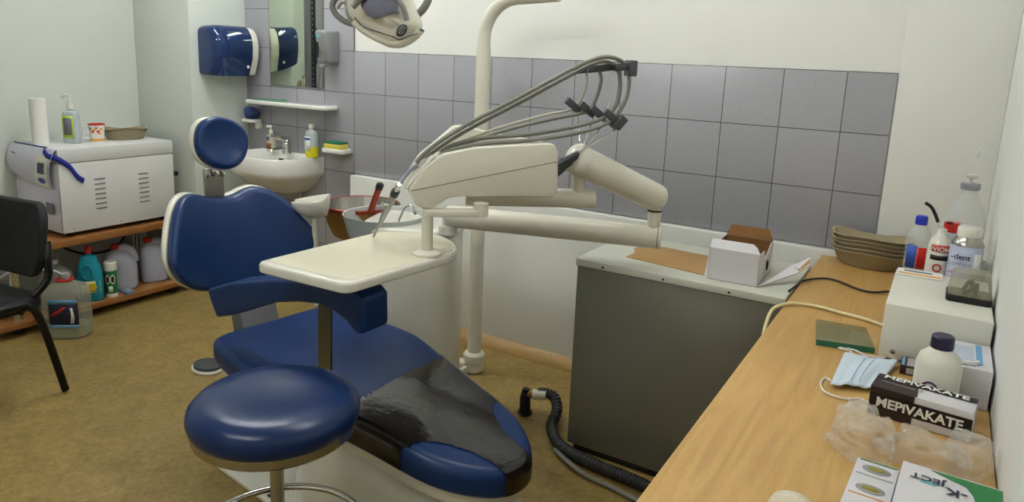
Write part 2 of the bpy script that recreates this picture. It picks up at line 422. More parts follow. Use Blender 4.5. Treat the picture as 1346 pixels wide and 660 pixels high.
# ------------------------------------------------------------------ trolley bench and autoclave
t = thing('trolley', 'low two-tier wooden trolley under the autoclave by the left wall', 'trolley', (-1.16, -.92, 0))
b = MB(); b.box((-1.395, -1.44, .41), (-.93, -.43, .447), .003); b.build('shelf', 'wood', t)
b = MB(); b.box((-1.395, -1.44, .045), (-.93, -.42, .075), .003); b.build('shelf', 'wood', t)
for x in (-.985, -1.34):
    for y in (-1.33, -.5):
        b = MB(); b.tube([(x, y, .075), (x, y, .41)], .022, 20); g = b.build('leg', 'chrome', t)
        b = MB(); b.tube([(x-.012, y, .024), (x+.012, y, .024)], .024, 18); b.build('castor', 'black', t)
        b = MB(); b.lathe([(.012, .03), (.02, .046)], (x, y, 0), 14); b.build('castor_mount', 'black', t)

AX0, AX1, AY0, AY1, AZ0, AZ1 = -1.39, -.955, -1.10, -.475, .472, .905
t = thing('autoclave', 'white tabletop autoclave with blue strap standing on the wooden trolley', 'steriliser', ((AX0+AX1)/2, (AY0+AY1)/2, .447))
b = MB(); b.box((AX0, AY0, AZ0), (AX1, AY1, AZ1-.075), .006); b.build('body', 'autoc', t)
b = MB(); b.box((AX0, AY0, AZ1-.073), (AX1+.001, AY1, AZ1), .006); b.build('lid_cover', 'autoc', t)
# curved front: upper bulge and lower door
def front(u, v, z0, z1, bulge):
    x = AX0+.002+(AX1-AX0-.006)*u; z = z0+(z1-z0)*v
    return Vector((x-.022*u*(1-v), AY0-.008-bulge*math.sin(PI*min(1, v*.92+.08))**.8, z+.045*(1-u)*(1-v)-.012*math.sin(PI*u)*(1-v)))
b = MB(); b.grid(lambda u, v: front(u, v, .70, AZ1-.004, .03), 16, 12); b.add([(AX0+.002, AY0, AZ1-.004), (AX1-.004, AY0, AZ1-.004)]+[front(i/16, 1, .70, AZ1-.004, .03) for i in range(17)][::-1], [list(range(19))]); b.build('front_fascia', 'autof', t)
b = MB(); b.grid(lambda u, v: Vector((AX0+.004+(AX1-AX0-.01)*u, AY0-.004-.02*math.sin(PI*u)*math.sin(PI*v), AZ0+.004+(.70-AZ0)*v)), 12, 12); b.build('door', 'autof', t)
def onfront(u, v, e=.002):
    p = front(u, v, .70, AZ1-.004, .03); return p+Vector((0, -e, 0))
b = MB(); b.grid(lambda u, v: onfront(.69+.27*u, .04+.78*v, .003), 6, 8); b.build('control_panel', 'whitegloss', t)
b = MB(); b.grid(lambda u, v: onfront(.75+.15*u, .38+.28*v, .005), 4, 4); b.build('display', 'lid', t)
b = MB(); c0 = onfront(.82, .2, .005); b.add([onfront(.82, .2, .006)]+[onfront(.82+.085*math.cos(a*PI/8), .2+.075*math.sin(a*PI/8), .0055) for a in range(16)], [[0, 1+k, 1+(k+1) % 16] for k in range(16)]); b.build('button_pad', 'blueprint', t)
text('Melag', onfront(.12, .72, .004), (1, 0, 0), (0, 0, 1), .016, 'blackprint', t, 'lettering')
b = MB(); b.grid(lambda u, v: Vector((-1.06+.07*u, AY0-.02-.003, .57+.06*v)), 1, 1); b.build('information_label', 'greyprint', t)
for cx_ in (-.90, -.66):
    for k in range(7):
        z = .735-k*.026; y = cx_
        b = MB(); b.box((AX1-.001, y-.028, z-.003), (AX1+.003, y+.028, z+.002), .001); b.build('vent_slot', 'greycol', t)
b = MB()
pts = sm([onfront(.80, .97, .006), onfront(.93, .86, .006), Vector((AX1+.004, AY0-.008, .862)), Vector((AX1+.006, AY0+.05, .815)), Vector((AX1+.008, AY0+.085, .76)), Vector((AX1+.009, AY0+.115, .735))], 6)
bb = MB()
w = Vector((0, .35, 1)).normalized()*.013
for i in range(len(pts)-1): bb.add([pts[i]-w, pts[i]+w, pts[i+1]+w, pts[i+1]-w], [[0, 1, 2, 3]])
bb.build('strap', 'strap', t, solid=.003)
b = MB(); b.tube([onfront(0.06, 1, .002)+Vector((0, .004, .006)), onfront(.78, 1, .002)+Vector((0, .01, .006))], .003, 8); b.build('cord', 'strap', t)
b = MB(); b.box((-.972, AY1-.002, .70), (-.952, AY1+.025, .725), .003); b.build('side_knob', 'black', t)
for y in (-1.05, -.8, -.52):
    b = MB(); b.lathe([(0, 0), (.004, 0), (.003, .002), (0, .002)], (AX1, y, .49), 8, M=Matrix.Rotation(PI/2, 3, 'Y')); b.build('screw', 'dullsteel', t)
for x in (AX0+.04, AX1-.04):
    for y in (AY0+.05, AY1-.05):
        b = MB(); b.lathe([(.016, .447), (.02, .472)], (x, y, 0), 12); b.build('foot', 'black', t)

# things on the autoclave
b = MB(); b.lathe([(.014, 0), (.039, 0), (.039, .235), (.014, .235), (.014, 0)], (0, 0, 0), 36, close=False)
p = Vector((-1.22, -1.045, AZ1)); b2 = MB(); b2.add([v+p for v in b.v], b.f); o = b2.build('paper_towel_roll', 'paper'); recenter(o, p); tag(o, 'upright white paper towel roll standing on the front of the autoclave', 'paper roll')

def rbottle(mb, c, w, d, h, prof, n=40, pw=3, M=None, m=None):
    """bottle of rounded-rectangle section: prof = [(scale,z)]"""
    vs = []; fs = []
    for s_, z in prof:
        for k in range(n):
            a = 2*PI*k/n; ca, sa = math.cos(a), math.sin(a)
            pp = pw if s_ > .55 else 2
            r = (abs(ca)**pp+abs(sa)**pp)**(-1/pp)
            ww, dd = (w, d) if s_ > .55 else (min(w, d), min(w, d))
            q = Vector((ww/2*s_*r*ca, dd/2*s_*r*sa, z*h))
            if M: q = M @ q
            vs.append(q+Vector(c))
    for i in range(len(prof)-1):
        for k in range(n): fs.append([i*n+k, i*n+(k+1) % n, (i+1)*n+(k+1) % n, (i+1)*n+k])
    fs.append(list(range(n))[::-1]); fs.append([(len(prof)-1)*n+k for k in range(n)])
    return mb.add(vs, fs, m)

p = Vector((-1.16, -.915, AZ1)); t = thing('pump_bottle', 'clear disinfectant pump bottle with grey label on top of the autoclave', 'bottle', p)
Rz = Matrix.Rotation(math.radians(28), 3, 'Z')
b = MB(); rbottle(b, p, .085, .055, .18, [(.9, 0), (1, .03), (1, .8), (.85, .92), (.45, .97), (.4, 1)], M=Rz); b.build('bottle_body', 'milk', t)
b = MB()
def facep(c, M, x, z, off): return Vector(c)+M @ Vector((x, -off, z))
b.add([facep(p, Rz, -.03, .03, .0285), facep(p, Rz, .03, .03, .0285), facep(p, Rz, .03, .145, .0285), facep(p, Rz, -.03, .145, .0285)], [[0, 1, 2, 3]]); b.build('label', 'lime', t, solid=.0006)
b = MB(); b.add([facep(p, Rz, -.022, .045, .0295), facep(p, Rz, .022, .045, .0295), facep(p, Rz, .022, .135, .0295), facep(p, Rz, -.022, .135, .0295)], [[0, 1, 2, 3]]); b.build('print', 'greyprint', t, solid=.0006)
b = MB(); b.tube([p+Vector((0, 0, .18)), p+Vector((0, 0, .215))], .016, 16); b.tube([p+Vector((0, 0, .215)), p+Vector((0, 0, .245))], .006, 12); b.tube(sm([p+Vector((0, 0, .243)), p+Vector((0, 0, .252)), p+Vector((-.025, -.012, .25)), p+Vector((-.038, -.018, .236))], 5), .0065, 10); b.build('pump_head', 'whitegloss', t)

p = Vector((-1.13, -.80, AZ1)); t = thing('mug', 'white mug with red rim and coloured pattern on top of the autoclave', 'mug', p)
b = MB(); b.lathe([(.0, 0), (.032, 0), (.034, .01), (.036, .05), (.041, .098), (.038, .098), (.033, .05), (.03, .008), (0, .008)], p, 32, close=False); b.build('cup', 'ceramic', t)
b = MB(); b.lathe([(.0413, .093), (.0415, .099), (.0375, .0995), (.037, .09)], p, 32, close=False); b.build('rim', 'red', t)
b = MB(); b.lathe([(.0346, .008), (.0355, .02)], p, 32, close=False); b.build('foot_band', 'orange', t)
dx = Vector((-.55, -.83, 0)).normalized(); b = MB(); b.tube(sm([p+dx*.034+Vector((0, 0, .022)), p+dx*.055+Vector((0, 0, .025)), p+dx*.066+Vector((0, 0, .052)), p+dx*.056+Vector((0, 0, .078)), p+dx*.038+Vector((0, 0, .08))], 5), .006, 10); b.build('handle', 'ceramic', t)
for k, (a, z, m) in enumerate(((-20, .07, 'orange'), (5, .06, 'red'), (-55, .075, 'olive'), (25, .072, 'orange'), (-5, .08, 'olive'), (-35, .06, 'red'), (15, .05, 'orange'))):
    a = math.radians(a-25); r0 = .0375+.0012*(z/.02)*.35
    d0 = Vector((math.cos(a), math.sin(a), 0)); b = MB(); b.lathe([(0, 0), (.008, 0), (.008, .0006), (0, .0006)], p+d0*(.0372+.05*(z-.05))+Vector((0, 0, z)), 7, M=Matrix.Rotation(a, 3, 'Z') @ Matrix.Rotation(PI/2, 3, 'Y')); b.build('flower_print', m, t)

def kidney(name, c, L, W, Hh, rot, label, m='pulp', group=None, flare=1.0, tilt=0):
    """kidney dish: bean outline, tapered, thin walls and rolled rim"""
    c = Vector(c)
    def outl(k, n=48):
        a = 2*PI*k/n
        x = L/2*math.cos(a); y = W/2*math.sin(a)
        y += .28*W*(1-(x/(L/2))**2)*-1 + .14*W
        if math.sin(a) > 0: y += -.02*W
        return x, y
    vs = []; fs = []; n = 48
    R = Matrix.Rotation(rot, 3, 'Z') @ Matrix.Rotation(tilt, 3, 'Y')
    prof = [(.02, .0), (.74, 0), (.80, .06), (.96, .93), (1.03, .97), (1.03, 1.0), (.94, 1.0), (.78, .12), (.7, .05), (.02, .05)]
    for s_, z in prof:
        for k in range(n):
            x, y = outl(k); vs.append(c+R @ Vector((x*s_, y*s_, z*Hh + .006*math.sin(3*2*PI*k/n)*z)))
    for i in range(len(prof)-1):
        for k in range(n): fs.append([i*n+k, i*n+(k+1) % n, (i+1)*n+(k+1) % n, (i+1)*n+k])
    b = MB(); b.add(vs, fs); o = b.build(name, m, angle=60); recenter(o, c)
    return tag(o, label, 'dish', group)
kd = kidney('kidney_dish', (-1.15, -.63, AZ1), .235, .105, .052, math.radians(72), 'brown pulp kidney dish beside the mug on the autoclave, lower of two', group='pulp dishes on the autoclave')
kd2 = dup(kd, (-1.15, -.632, AZ1+.014), 0, label='brown pulp kidney dish beside the mug on the autoclave, upper of two')

# ------------------------------------------------------------------ jugs and bottles round the trolley
def jug(name, c, w, d, h, rot, label, m, capm, handle=True, neckx=-.0, group=None, capn='cap'):
    c = Vector(c); t = thing(name, label, 'jug', c, 0, group)
    R = Matrix.Rotation(rot, 3, 'Z'); n = 44; vs = []; fs = []
    prof = [(.86, 0), (.97, .03), (1, .08), (1, .55), (.98, .66), (.9, .76), (.72, .86), (.45, .93), (.24, .96), (.22, 1)]
    hole = []
    for i, (s_, z) in enumerate(prof):
        for k in range(n):
            a = 2*PI*k/n; ca, sa = math.cos(a), math.sin(a); pp = 3.2 if s_ > .5 else 2
            r = (abs(ca)**pp+abs(sa)**pp)**(-1/pp); f = max(0, (z-.6)/.4)
            x = w/2*s_*r*ca*(1-.0*f) + neckx*w*f; y = (d/2*s_ if s_ > .5 else min(w, d)/2*s_)*r*sa
            vs.append(c+R @ Vector((x, y, z*h)))
    for i in range(len(prof)-1):
        for k in range(n): fs.append([i*n+k, i*n+(k+1) % n, (i+1)*n+(k+1) % n, (i+1)*n+k])
    fs.append(list(range(n))[::-1]); fs.append([(len(prof)-1)*n+k for k in range(n)])
    b = MB(); b.add(vs, fs); b.build('jug_body', m, t)
    top = c+R @ Vector((neckx*w, 0, h))
    b = MB(); b.lathe([(0, 0), (.021, 0), (.022, .004), (.021, .024), (.016, .027), (0, .027)], top-Vector((0, 0, .004)), 24, close=False); b.build(capn, capm, t)
    if handle:
        hx = .26
        b = MB(); b.tube(sm([c+R @ Vector((neckx*w+.012, 0, h*.92)), c+R @ Vector((neckx*w+.045, 0, h*.97)), c+R @ Vector((w*(.30), 0, h*.90)), c+R @ Vector((w*.40, 0, h*.76)), c+R @ Vector((w*.42, 0, h*.62))], 6), [.018]*25, 12, sx=1.5); b.build('handle', m, t)
    return t
jug('plastic_jug', (-1.075, -.752, .075), .16, .13, .235, math.radians(74), 'milky white plastic jug on the trolley shelf next to the green tin', 'translu', 'red', neckx=-.16)
jug('plastic_jug', (-1.075, -.556, .075), .15, .13, .235, math.radians(74), 'milky white plastic jug at the far end of the trolley shelf', 'translu', 'red', neckx=-.16)

# turquoise bottle with grip hole
p = Vector((-1.0, -.965, .075)); t = thing('detergent_bottle', 'turquoise detergent bottle with finger grip and yellow label on trolley shelf', 'bottle', p)
Rz = Matrix.Rotation(math.radians(45), 3, 'Z')
b = MB(); rbottle(b, p, .125, .075, .265, [(.9, 0), (.98, .03), (1, .3), (1, .5), (.9, .68), (.7, .84), (.56, .93), (.3, .965), (.28, 1)], M=Rz, pw=2.6); b.build('bottle_body', 'turq', t)
nrm = Rz @ Vector((0, -1, 0)); sd = Rz @ Vector((1, 0, 0))
def ell(cc, rx, rz, n=24, lean=0): return [cc+sd*(rx*math.cos(2*PI*k/n)+lean*math.sin(2*PI*k/n)*rz)+Vector((0, 0, rz*math.sin(2*PI*k/n))) for k in range(n)]
b = MB()
cc = p+Vector((0, 0, .165)) + nrm*.036; E1 = ell(cc, .026, .038); E2 = ell(cc-nrm*.018, .019, .03)
b.add([v+nrm*.001 for v in E1]+E2, [[k, (k+1) % 24, 24+(k+1) % 24, 24+k] for k in range(24)]+[list(range(24, 48))]); 
b.build('grip_recess', 'turq', t)
b = MB()
for k in range(24):
    pass
b.tube([v+nrm*.002 for v in E1]+[E1[0]+nrm*.002], .004, 8, caps=False); b.build('grip_rim', 'turq', t)
b = MB(); z0, z1 = .05, .115
b.add([p+sd*x+nrm*(.0385-.02*abs(x/.06)**3)+Vector((0, 0, z)) for x in (-.055, -.03, 0, .03, .055) for z in (z0, z1)], [[2*k, 2*k+1, 2*k+3, 2*k+2] for k in range(4)]); b.build('label', mat('pale_yellow_label', (226, 214, 150), .5, var=.05), t, solid=.0008)
b = MB(); b.lathe([(0, 0), (.02, 0), (.02, .0007), (0, .0007)], p+sd*.022+nrm*.0385+Vector((0, 0, .085)), 20, M=Matrix.Rotation(math.radians(45), 3, 'Z') @ Matrix.Rotation(PI/2, 3, 'X')); b.build('lemon_print', mat('lemon_yellow', (240, 200, 30), .5, var=.04), t)
b = MB(); b.add([p+sd*x+nrm*.0392+Vector((0, 0, z)) for x, z in ((-.045, .098), (-.008, .098), (-.008, .11), (-.045, .11))], [[0, 1, 2, 3]]); b.build('print', 'blueprint', t, solid=.0006)
b = MB(); b.lathe([(0, 0), (.017, 0), (.016, .03), (.008, .042), (0, .042)], p+Vector((0, 0, .262)), 18, close=False); b.build('cap', 'red', t)

p = Vector((-.985, -.862, .075)); t = thing('scouring_powder_tin', 'green cylindrical container with white cap between turquoise bottle and milky jugs', 'container', p)
b = MB(); b.lathe([(.0, 0), (.029, 0), (.030, .006), (.030, .15), (.0, .15)], p, 28, close=False); b.build('container_body', 'green', t)
b = MB(); b.lathe([(.0305, .0), (.0308, .018), (.0303, .02)], p, 28, close=False); b.build('base_band', 'whitegloss', t)
b = MB(); b.lathe([(.0, .148), (.032, .148), (.033, .16), (.033, .19), (.028, .196), (0, .196)], p, 28, close=False); b.build('cap', 'whitegloss', t)
for a in (-62, -15):
    a = math.radians(a); d0 = Vector((math.cos(a), math.sin(a), 0)); M3 = Matrix.Rotation(a, 3, 'Z') @ Matrix.Rotation(PI/2, 3, 'Y')
    b = MB(); b.lathe([(0, 0), (.02, 0), (.02, .001), (0, .001)], p+d0*.0296+Vector((0, 0, .1)), 20, M=M3, sx=1.3, sy=.62); b.build('oval_print', 'whitegloss', t)
    b = MB(); b.lathe([(0, 0), (.015, 0), (.015, .001), (0, .001)], p+d0*.0303+Vector((0, 0, .1)), 20, M=M3, sx=1.3, sy=.55); b.build('oval_centre', 'maroon', t)
d0 = Vector((math.cos(-.65), math.sin(-.65), 0)); s0 = Vector((-d0.y, d0.x, 0))
b = MB(); b.add([p+d0*.0312+s0*x+Vector((0, 0, z)) for x, z in ((-.01, .03), (.01, .03), (.01, .062), (-.01, .062))], [[0, 1, 2, 3]]); b.build('print', 'whitegloss', t, solid=.0006)

# big clear jug on the floor with ribs
p = Vector((-.80, -1.19, 0)); t = thing('water_jug', 'large ribbed clear plastic jug with red collar standing on the floor by the trolley', 'jug', p)
Rz = Matrix.Rotation(math.radians(38), 3, 'Z')
prof = [(.88, 0), (.98, .02)]
for k in range(14):
    z = .05+k*.045; prof += [(1, z), (.975, z+.018), (1, z+.036)]
prof += [(1, .70), (.93, .78), (.78, .86), (.55, .92), (.33, .95), (.25, 1)]
b = MB(); rbottle(b, p, .205, .145, .30, prof, n=48, M=Rz, pw=3.5); b.build('jug_body', mat('dusty_clear_plastic', (186, 186, 168), .12, alpha=.4, var=.05), t)
b = MB(); rbottle(b, p+Vector((0, 0, .004)), .195, .135, .05, [(.9, 0), (1, .1), (1, 1)], n=40, M=Rz, pw=3.5); b.build('liquid', 'water', t)
b = MB(); b.tube([p+Vector((.034*math.cos(a*PI/12), .034*math.sin(a*PI/12), .288)) for a in range(25)], .006, 8, caps=False); b.build('red_collar', 'red', t)
b = MB(); b.lathe([(0, .298), (.024, .298), (.024, .318), (0, .318)], p, 20, close=False); b.build('cap', mat('clear_cap', (200, 200, 196), .2, trans=.4), t)
b = MB(); b.tube(sm([p+Vector((.02, 0, .29)), p+Vector((-.02, -.03, .33)), p+Vector((-.09, -.1, .345)), p+Vector((-.17, -.16, .33)), p+Vector((-.2, -.2, .30))], 6), .006, 10); b.build('carry_strap', 'milk', t)
nrm = Rz @ Vector((0, -1, 0)); sd = Rz @ Vector((1, 0, 0))
def quad(c, x0, x1, z0, z1, off): return [c+sd*x+nrm*off+Vector((0, 0, z)) for x, z in ((x0, z0), (x1, z0), (x1, z1), (x0, z1))]
b = MB(); b.add(quad(p, -.05, .085, .06, .205, .0745), [[0, 1, 2, 3]]); b.build('label', 'navy', t, solid=.0008)
b = MB(); b.add(quad(p, -.05, .085, .182, .205, .0756), [[0, 1, 2, 3]]); b.add(quad(p, -.05, .085, .06, .078, .0756), [[0, 1, 2, 3]]); b.build('label_band', 'lblue', t, solid=.0006)
b = MB(); b.add([p+sd*x+nrm*.0757+Vector((0, 0, z)) for x, z in ((-.045, .13), (-.01, .15), (.02, .172), (.03, .165), (.0, .14), (-.03, .12))], [[0, 1, 2, 3, 4, 5]]); b.build('red_print', 'red', t, solid=.0006)
b = MB(); b.add([p+sd*x+nrm*.0757+Vector((0, 0, z)) for x, z in ((.045, .085), (.062, .085), (.066, .12), (.058, .165), (.048, .165), (.05, .12))], [[0, 1, 2, 3, 4, 5]]); b.build('bottle_print', 'paper', t, solid=.0006)
jug('water_jug', (-1.04, -1.12, .075), .17, .13, .235, math.radians(60), 'dim clear plastic jug on the trolley shelf behind the ribbed floor jug', mat('smoky_clear_plastic', (150, 152, 140), .15, alpha=.6), 'milk', handle=False, neckx=0)
# low clear tray on shelf between tin and jug
b = MB(); b.pad(rrect(.075, .05, .012), .02, .004, lambda x, y, h: Vector((-.965+x, -.79+y, .075+h))); o = b.build('plastic_dish', mat('clear_lid', (150, 175, 200), .1, trans=.5)); recenter(o, (-.965, -.79, .075)); tag(o, 'small clear bluish plastic dish lying on the trolley shelf', 'dish')
# dark cables sagging under upper shelf
o = MB().tube(sm([(-1.3, -.52, .405), (-1.2, -.62, .36), (-1.15, -.75, .29), (-1.2, -.88, .28), (-1.28, -.97, .33), (-1.33, -1.05, .40)], 8), .006, 8).build('power_cable', 'black'); tag(o, 'black cable looping down beneath the autoclave shelf', 'cable')

# ------------------------------------------------------------------ black visitor chair
t = thing('visitor_chair', 'black padded stacking chair at the left edge beside the autoclave', 'chair', (-.395, -1.795, 0), math.radians(8))
def lc(x, y, z): return Vector((x, y, z))
cw = .235
def seatfn(x, y, h): return Vector((x, y, .385+h-.05*max(0, (-y-.12)/.1)**2*.3))
b = MB(); b.pad(rrect(.47, .42, .07, 6), .055, .022, seatfn, dome=.008); b.build('seat', 'blackfab', t, world=False)
def bfn(x, y, h): return Vector((x, .235+.05*(y/.3)+h-.10*(x/.24)**2*.5, .645+y))
b = MB(); b.pad(rrect(.46, .30, .09, 6), .04, .016, bfn, dome=.006); b.build('backrest', 'blackfab', t, world=False)
for s in (-1, 1):
    b = MB(); b.tube(sm([(s*.225, .16, .44), (s*.232, .215, .50), (s*.225, .225, .58), (s*.2, .245, .64)], 6), .012, 12, sx=1.3); b.build('back_upright', 'blackmetal', t, world=False)
    b = MB(); b.tube(sm([(s*.235, .10, .41), (s*.238, .16, .36), (s*.243, .24, 0.01)], 6), .0125, 12, sx=1.25); b.build('leg', 'blackmetal', t, world=False)
    b = MB(); b.tube(sm([(s*.235, .12, .415), (s*.237, 0, .42), (s*.235, -.16, .40), (s*.24, -.215, .33), (s*.243, -.25, .01)], 6), .0125, 12, sx=1.25); b.build('leg', 'blackmetal', t, world=False)
b = MB(); b.tube([(-.235, -.1, .39), (.235, -.1, .39)], .01, 10); b.build('cross_bar', 'blackmetal', t, world=False)
b = MB(); b.tube([(-.235, .1, .39), (.235, .1, .39)], .01, 10); b.build('cross_bar', 'blackmetal', t, world=False)

# ------------------------------------------------------------------ dental chair
TH = math.radians(-8); O_ = Vector((.82, -1.28, 0))
chair = thing('dental_chair', 'blue vinyl reclining dental chair with round headrest and white glossy base', 'dental chair', O_, TH)
HW = [(-.03, 0), (-.028, .12), (-.01, .21), (.04, .255), (.2, .28), (.41, .287), (.62, .25), (.8, .215), (.95, .19), (1.04, .155), (1.11, .10), (1.145, .05), (1.155, 0)]
ol = [Vector((u, w)) for u, w in HW]+[Vector((u, -w)) for u, w in HW[1:-1]][::-1]
# resample round the outline with more points
ol = sm2([(u, w, 0) for u, w in HW][::-1]+[(u, -w, 0) for u, w in HW[1:-1]], 8)
ol = [(p.x, p.y) for p in ol]
if sum(ol[i-1][0]*ol[i][1]-ol[i][0]*ol[i-1][1] for i in range(len(ol))) < 0: ol.reverse()
def seat_z(u): 
    return .39 - .095*max(0, min(1, (u-.45)/.7))**1.2 + .012*max(0, 1-u/.25)
def sfn(x, y, h):
    dish = -.022*max(0, 1-(y/.26)**2)*max(0, 1-((x-.25)/.4)**2)
    return Vector((x, y, seat_z(x)+h+(dish if h > .05 else 0)))
b = MB(); b.pad(ol, .085, .032, sfn, dome=.008, caps=18, nb=7); b.build('seat_cushion', 'blue', chair, world=False, angle=60)
def keep(x, y, h):
    if h < .012: return False
    if x < .655-.12*(y): return False
    for s in (-1, 1):
        if ((x-1.15)/.245)**2+((y-s*.20)/.145)**2 < 1: return False
    return True
b = MB(); b.pad(ol, .085, .032, sfn, dome=.008, caps=60, nb=14, off=.003, keep=keep, bottom=False); g = b.build('foot_cover', 'smoke', chair, world=False, angle=60); g['label'] = 'smoky transparent plastic foot cover'
b = MB(); b.pad([(u*.97+.015, w*.93) for u, w in ol], .04, .01, lambda x, y, h: Vector((x, y, seat_z(x)-.037+h))); b.build('seat_shell', 'cream', chair, world=False)
# base: floor plate, domed cover
b = MB(); b.box((-.0, -.25, 0), (1.05, .25, .018), .006); b.build('floor_plate', 'whitegloss', chair, world=False)
b = MB(); b.box((.30, -.235, .018), (.315, -.17, .021), .0); b.build('plate_slot', 'black', chair, world=False)
def dome(u, v):
    a = 2*PI*u; k = v
    ca, sa = math.cos(a), math.sin(a); r = (abs(ca)**2.6+abs(sa)**2.6)**(-1/2.6)
    sx = .47*(1-k*.55)*r*ca; sy = .245*(1-k*.42)*r*sa
    return Vector((.74+sx-.16*k, sy, .018+.30*math.sin(PI/2*k)**.8))
b = MB(); b.grid(dome, 48, 14); b.add([dome(i/48, 1) for i in range(48)], [list(range(48))]); b.build('base_cover', 'whitegloss', chair, world=False, angle=60)
b = MB(); b.box((.25, -.1, .2), (.6, .1, .385), .02); b.build('lift_column', 'greycol', chair, world=False)
b = MB(); b.prism([(-.13, -.075, .28), (.3, -.075, .3), (.3, -.075, .36), (-.06, -.075, .36), (-.13, -.075, .58), (-.20, -.075, .57)], (0, .15, 0), .01); b.build('back_support', 'greycol', chair, world=False)
# backrest
BO = [(0, .545), (.10, .55), (.18, .572), (.235, .61), (.272, .655), (.291, .70), (.286, .735), (.262, .785), (.235, .83), (.205, .868), (.17, .893), (.13, .902), (.09, .893), (.05, .878), (0, .871)]
bo = [Vector((v, z, 0)) for v, z in BO]+[Vector((-v, z, 0)) for v, z in BO[1:-1]][::-1]
bo = [(p.x, p.y) for p in sm2(bo, 5)]
if sum(bo[i-1][0]*bo[i][1]-bo[i][0]*bo[i-1][1] for i in range(len(bo))) < 0: bo.reverse()
def bkfn(x, y, h, e=0):
    u = -.345+(.88-y)*.30+.15*(abs(x)/.3)**2.2+h-.055
    return Vector((u, x+.012+.01*max(0, 1-abs(x)/.15), y))
b = MB(); b.pad(bo, .06, .026, bkfn, dome=.008, caps=12, nb=6); b.build('backrest', 'blue', chair, world=False, angle=60)
b = MB(); b.pad(bo, .036, .014, lambda x, y, h: bkfn(x*1.04, (y-.70)*1.0+.70, h-.034), caps=8); b.build('backrest_shell', 'cream', chair, world=False, angle=60)
# headrest
ho = []
for k in range(48):
    a = 2*PI*k/48; ca, sa = math.cos(a), math.sin(a); r = (abs(ca)**2.3+abs(sa)**2.3)**(-1/2.3); ho.append((.101*r*ca*(1+.06*sa), .097*r*sa))
Rh = Matrix.Rotation(math.radians(-18), 3, 'X')
def hfn(x, y, h):
    r = math.hypot(x/.112, y/.097); hh = h-(.022*max(0, 1-r*r*1.3) if h > .03 else 0)
    q = Vector((hh, x, y)); q = Matrix.Rotation(math.radians(-14), 3, 'Y') @ (Rh @ q)
    return Vector((-.35, 0, 1.08))+q
b = MB(); b.pad(ho, .055, .026, hfn, caps=12, nb=7); b.build('headrest', 'blue', chair, world=False, angle=60)
b = MB(); b.pad(ho, .03, .012, lambda x, y, h: hfn(x*1.03, y*1.03, 0)+Vector((h-.024, 0, 0)), caps=5); b.build('headrest_shell', 'cream', chair, world=False, angle=60)
b = MB(); b.box((-.40, -.04, .82), (-.388, .04, .985), .004); b.build('headrest_bracket', 'dullsteel', chair, world=False)
b = MB()
for s in (-1, 1): b.box((-.39, s*.03-.009, .95), (-.372, s*.03+.009, .985), .003)
b.box((-.392, -.016, .955), (-.375, .016, .99), .003); b.build('bracket_hinge', 'chrome', chair, world=False)
# armrest (near side): profile on a vertical plane, given depth
A0 = Matrix.Rotation(TH, 3, 'Z') @ Vector((.10, -.275, 0))+O_; A1 = Matrix.Rotation(TH, 3, 'Z') @ Vector((.68, -.205, 0))+O_
ad = (A1-A0).normalized(); an = Vector((-ad.y, ad.x, 0))
def onplane(u, v):
    r = ray(u, v); k = (A0-CAM).dot(an)/r.dot(an); return CAM+r*k
prof = [(271, 380), (300, 372), (350, 368), (400, 370), (440, 374), (466, 381), (478, 394), (479, 437), (473, 441), (465, 438), (456, 425), (440, 411), (418, 400.5), (390, 397.5), (360, 398.5), (330, 408), (305, 415), (284, 418), (277, 400)]
poly = [onplane(*q) for q in prof]
b = MB(); b.prism(poly, an*.10, .013, seg=4); b.build('armrest', 'blue', chair, angle=50)
st = onplane(413, 402)+an*.04; sb = Vector((st.x+.015, st.y-.02, .43))
b = MB(); w = ad*.026; e = an*.006
mid = st.lerp(sb, .5)+ad*.003-an*.004; mid2 = st.lerp(sb, .75)+ad*.002
pts = sm([st+Vector((0, 0, .03)), mid, mid2, sb+ad*.012], 5)
for i in range(len(pts)-1):
    a, c = pts[i], pts[i+1]; b.add([a-w, a+w, c+w, c-w, a-w+e, a+w+e, c+w+e, c-w+e], [[0, 1, 2, 3], [7, 6, 5, 4], [0, 3, 7, 4], [1, 5, 6, 2]])
b.build('armrest_support', mat('dark_chrome', (120, 120, 122), .16, 1, var=.05), chair)

# ------------------------------------------------------------------ stool
SC = Vector((1.53, -1.885, 0)); t = thing('saddle_stool', 'round blue vinyl swivel stool with chrome foot ring in front of dental chair', 'stool', SC)
t.name = 'round_stool'; ROOTM['round_stool'] = Matrix.Translation(SC)
b = MB(); b.lathe([(0, .545), (.15, .545), (.185, .55), (.195, .562), (.199, .58), (.195, .598), (.18, .614), (.155, .622), (.12, .624), (.07, .617), (.03, .613), (0, .612)], SC+Vector((0, 0, .018)), 64, close=False); b.build('seat', 'bluedark', t, angle=60)
b = MB(); b.lathe([(0, .527), (.16, .527), (.184, .53), (.19, .536), (.19, .556), (.182, .558)], SC+Vector((0, 0, .018)), 64, close=False); b.build('seat_rim', 'steel', t)
b = MB(); b.tube([SC+Vector((0, 0, .245)), SC+Vector((0, 0, .548))], .0165, 24); b.build('pole', 'steel', t)
b = MB(); b.lathe([(.017, .27), (.03, .268), (.034, .25), (.034, .21), (.028, .2), (.03, .07), (.045, .06), (.045, .045)], SC, 28, close=True); b.build('gas_lift_housing', 'black', t)
rc = SC+Vector((-.0, .0, .255)); R_ = .215
b = MB(); b.tube([rc+Vector((R_*math.cos(2*PI*k/48), R_*math.sin(2*PI*k/48), 0)) for k in range(49)], .009, 12, caps=False); b.build('foot_ring', 'chrome', t, angle=80)
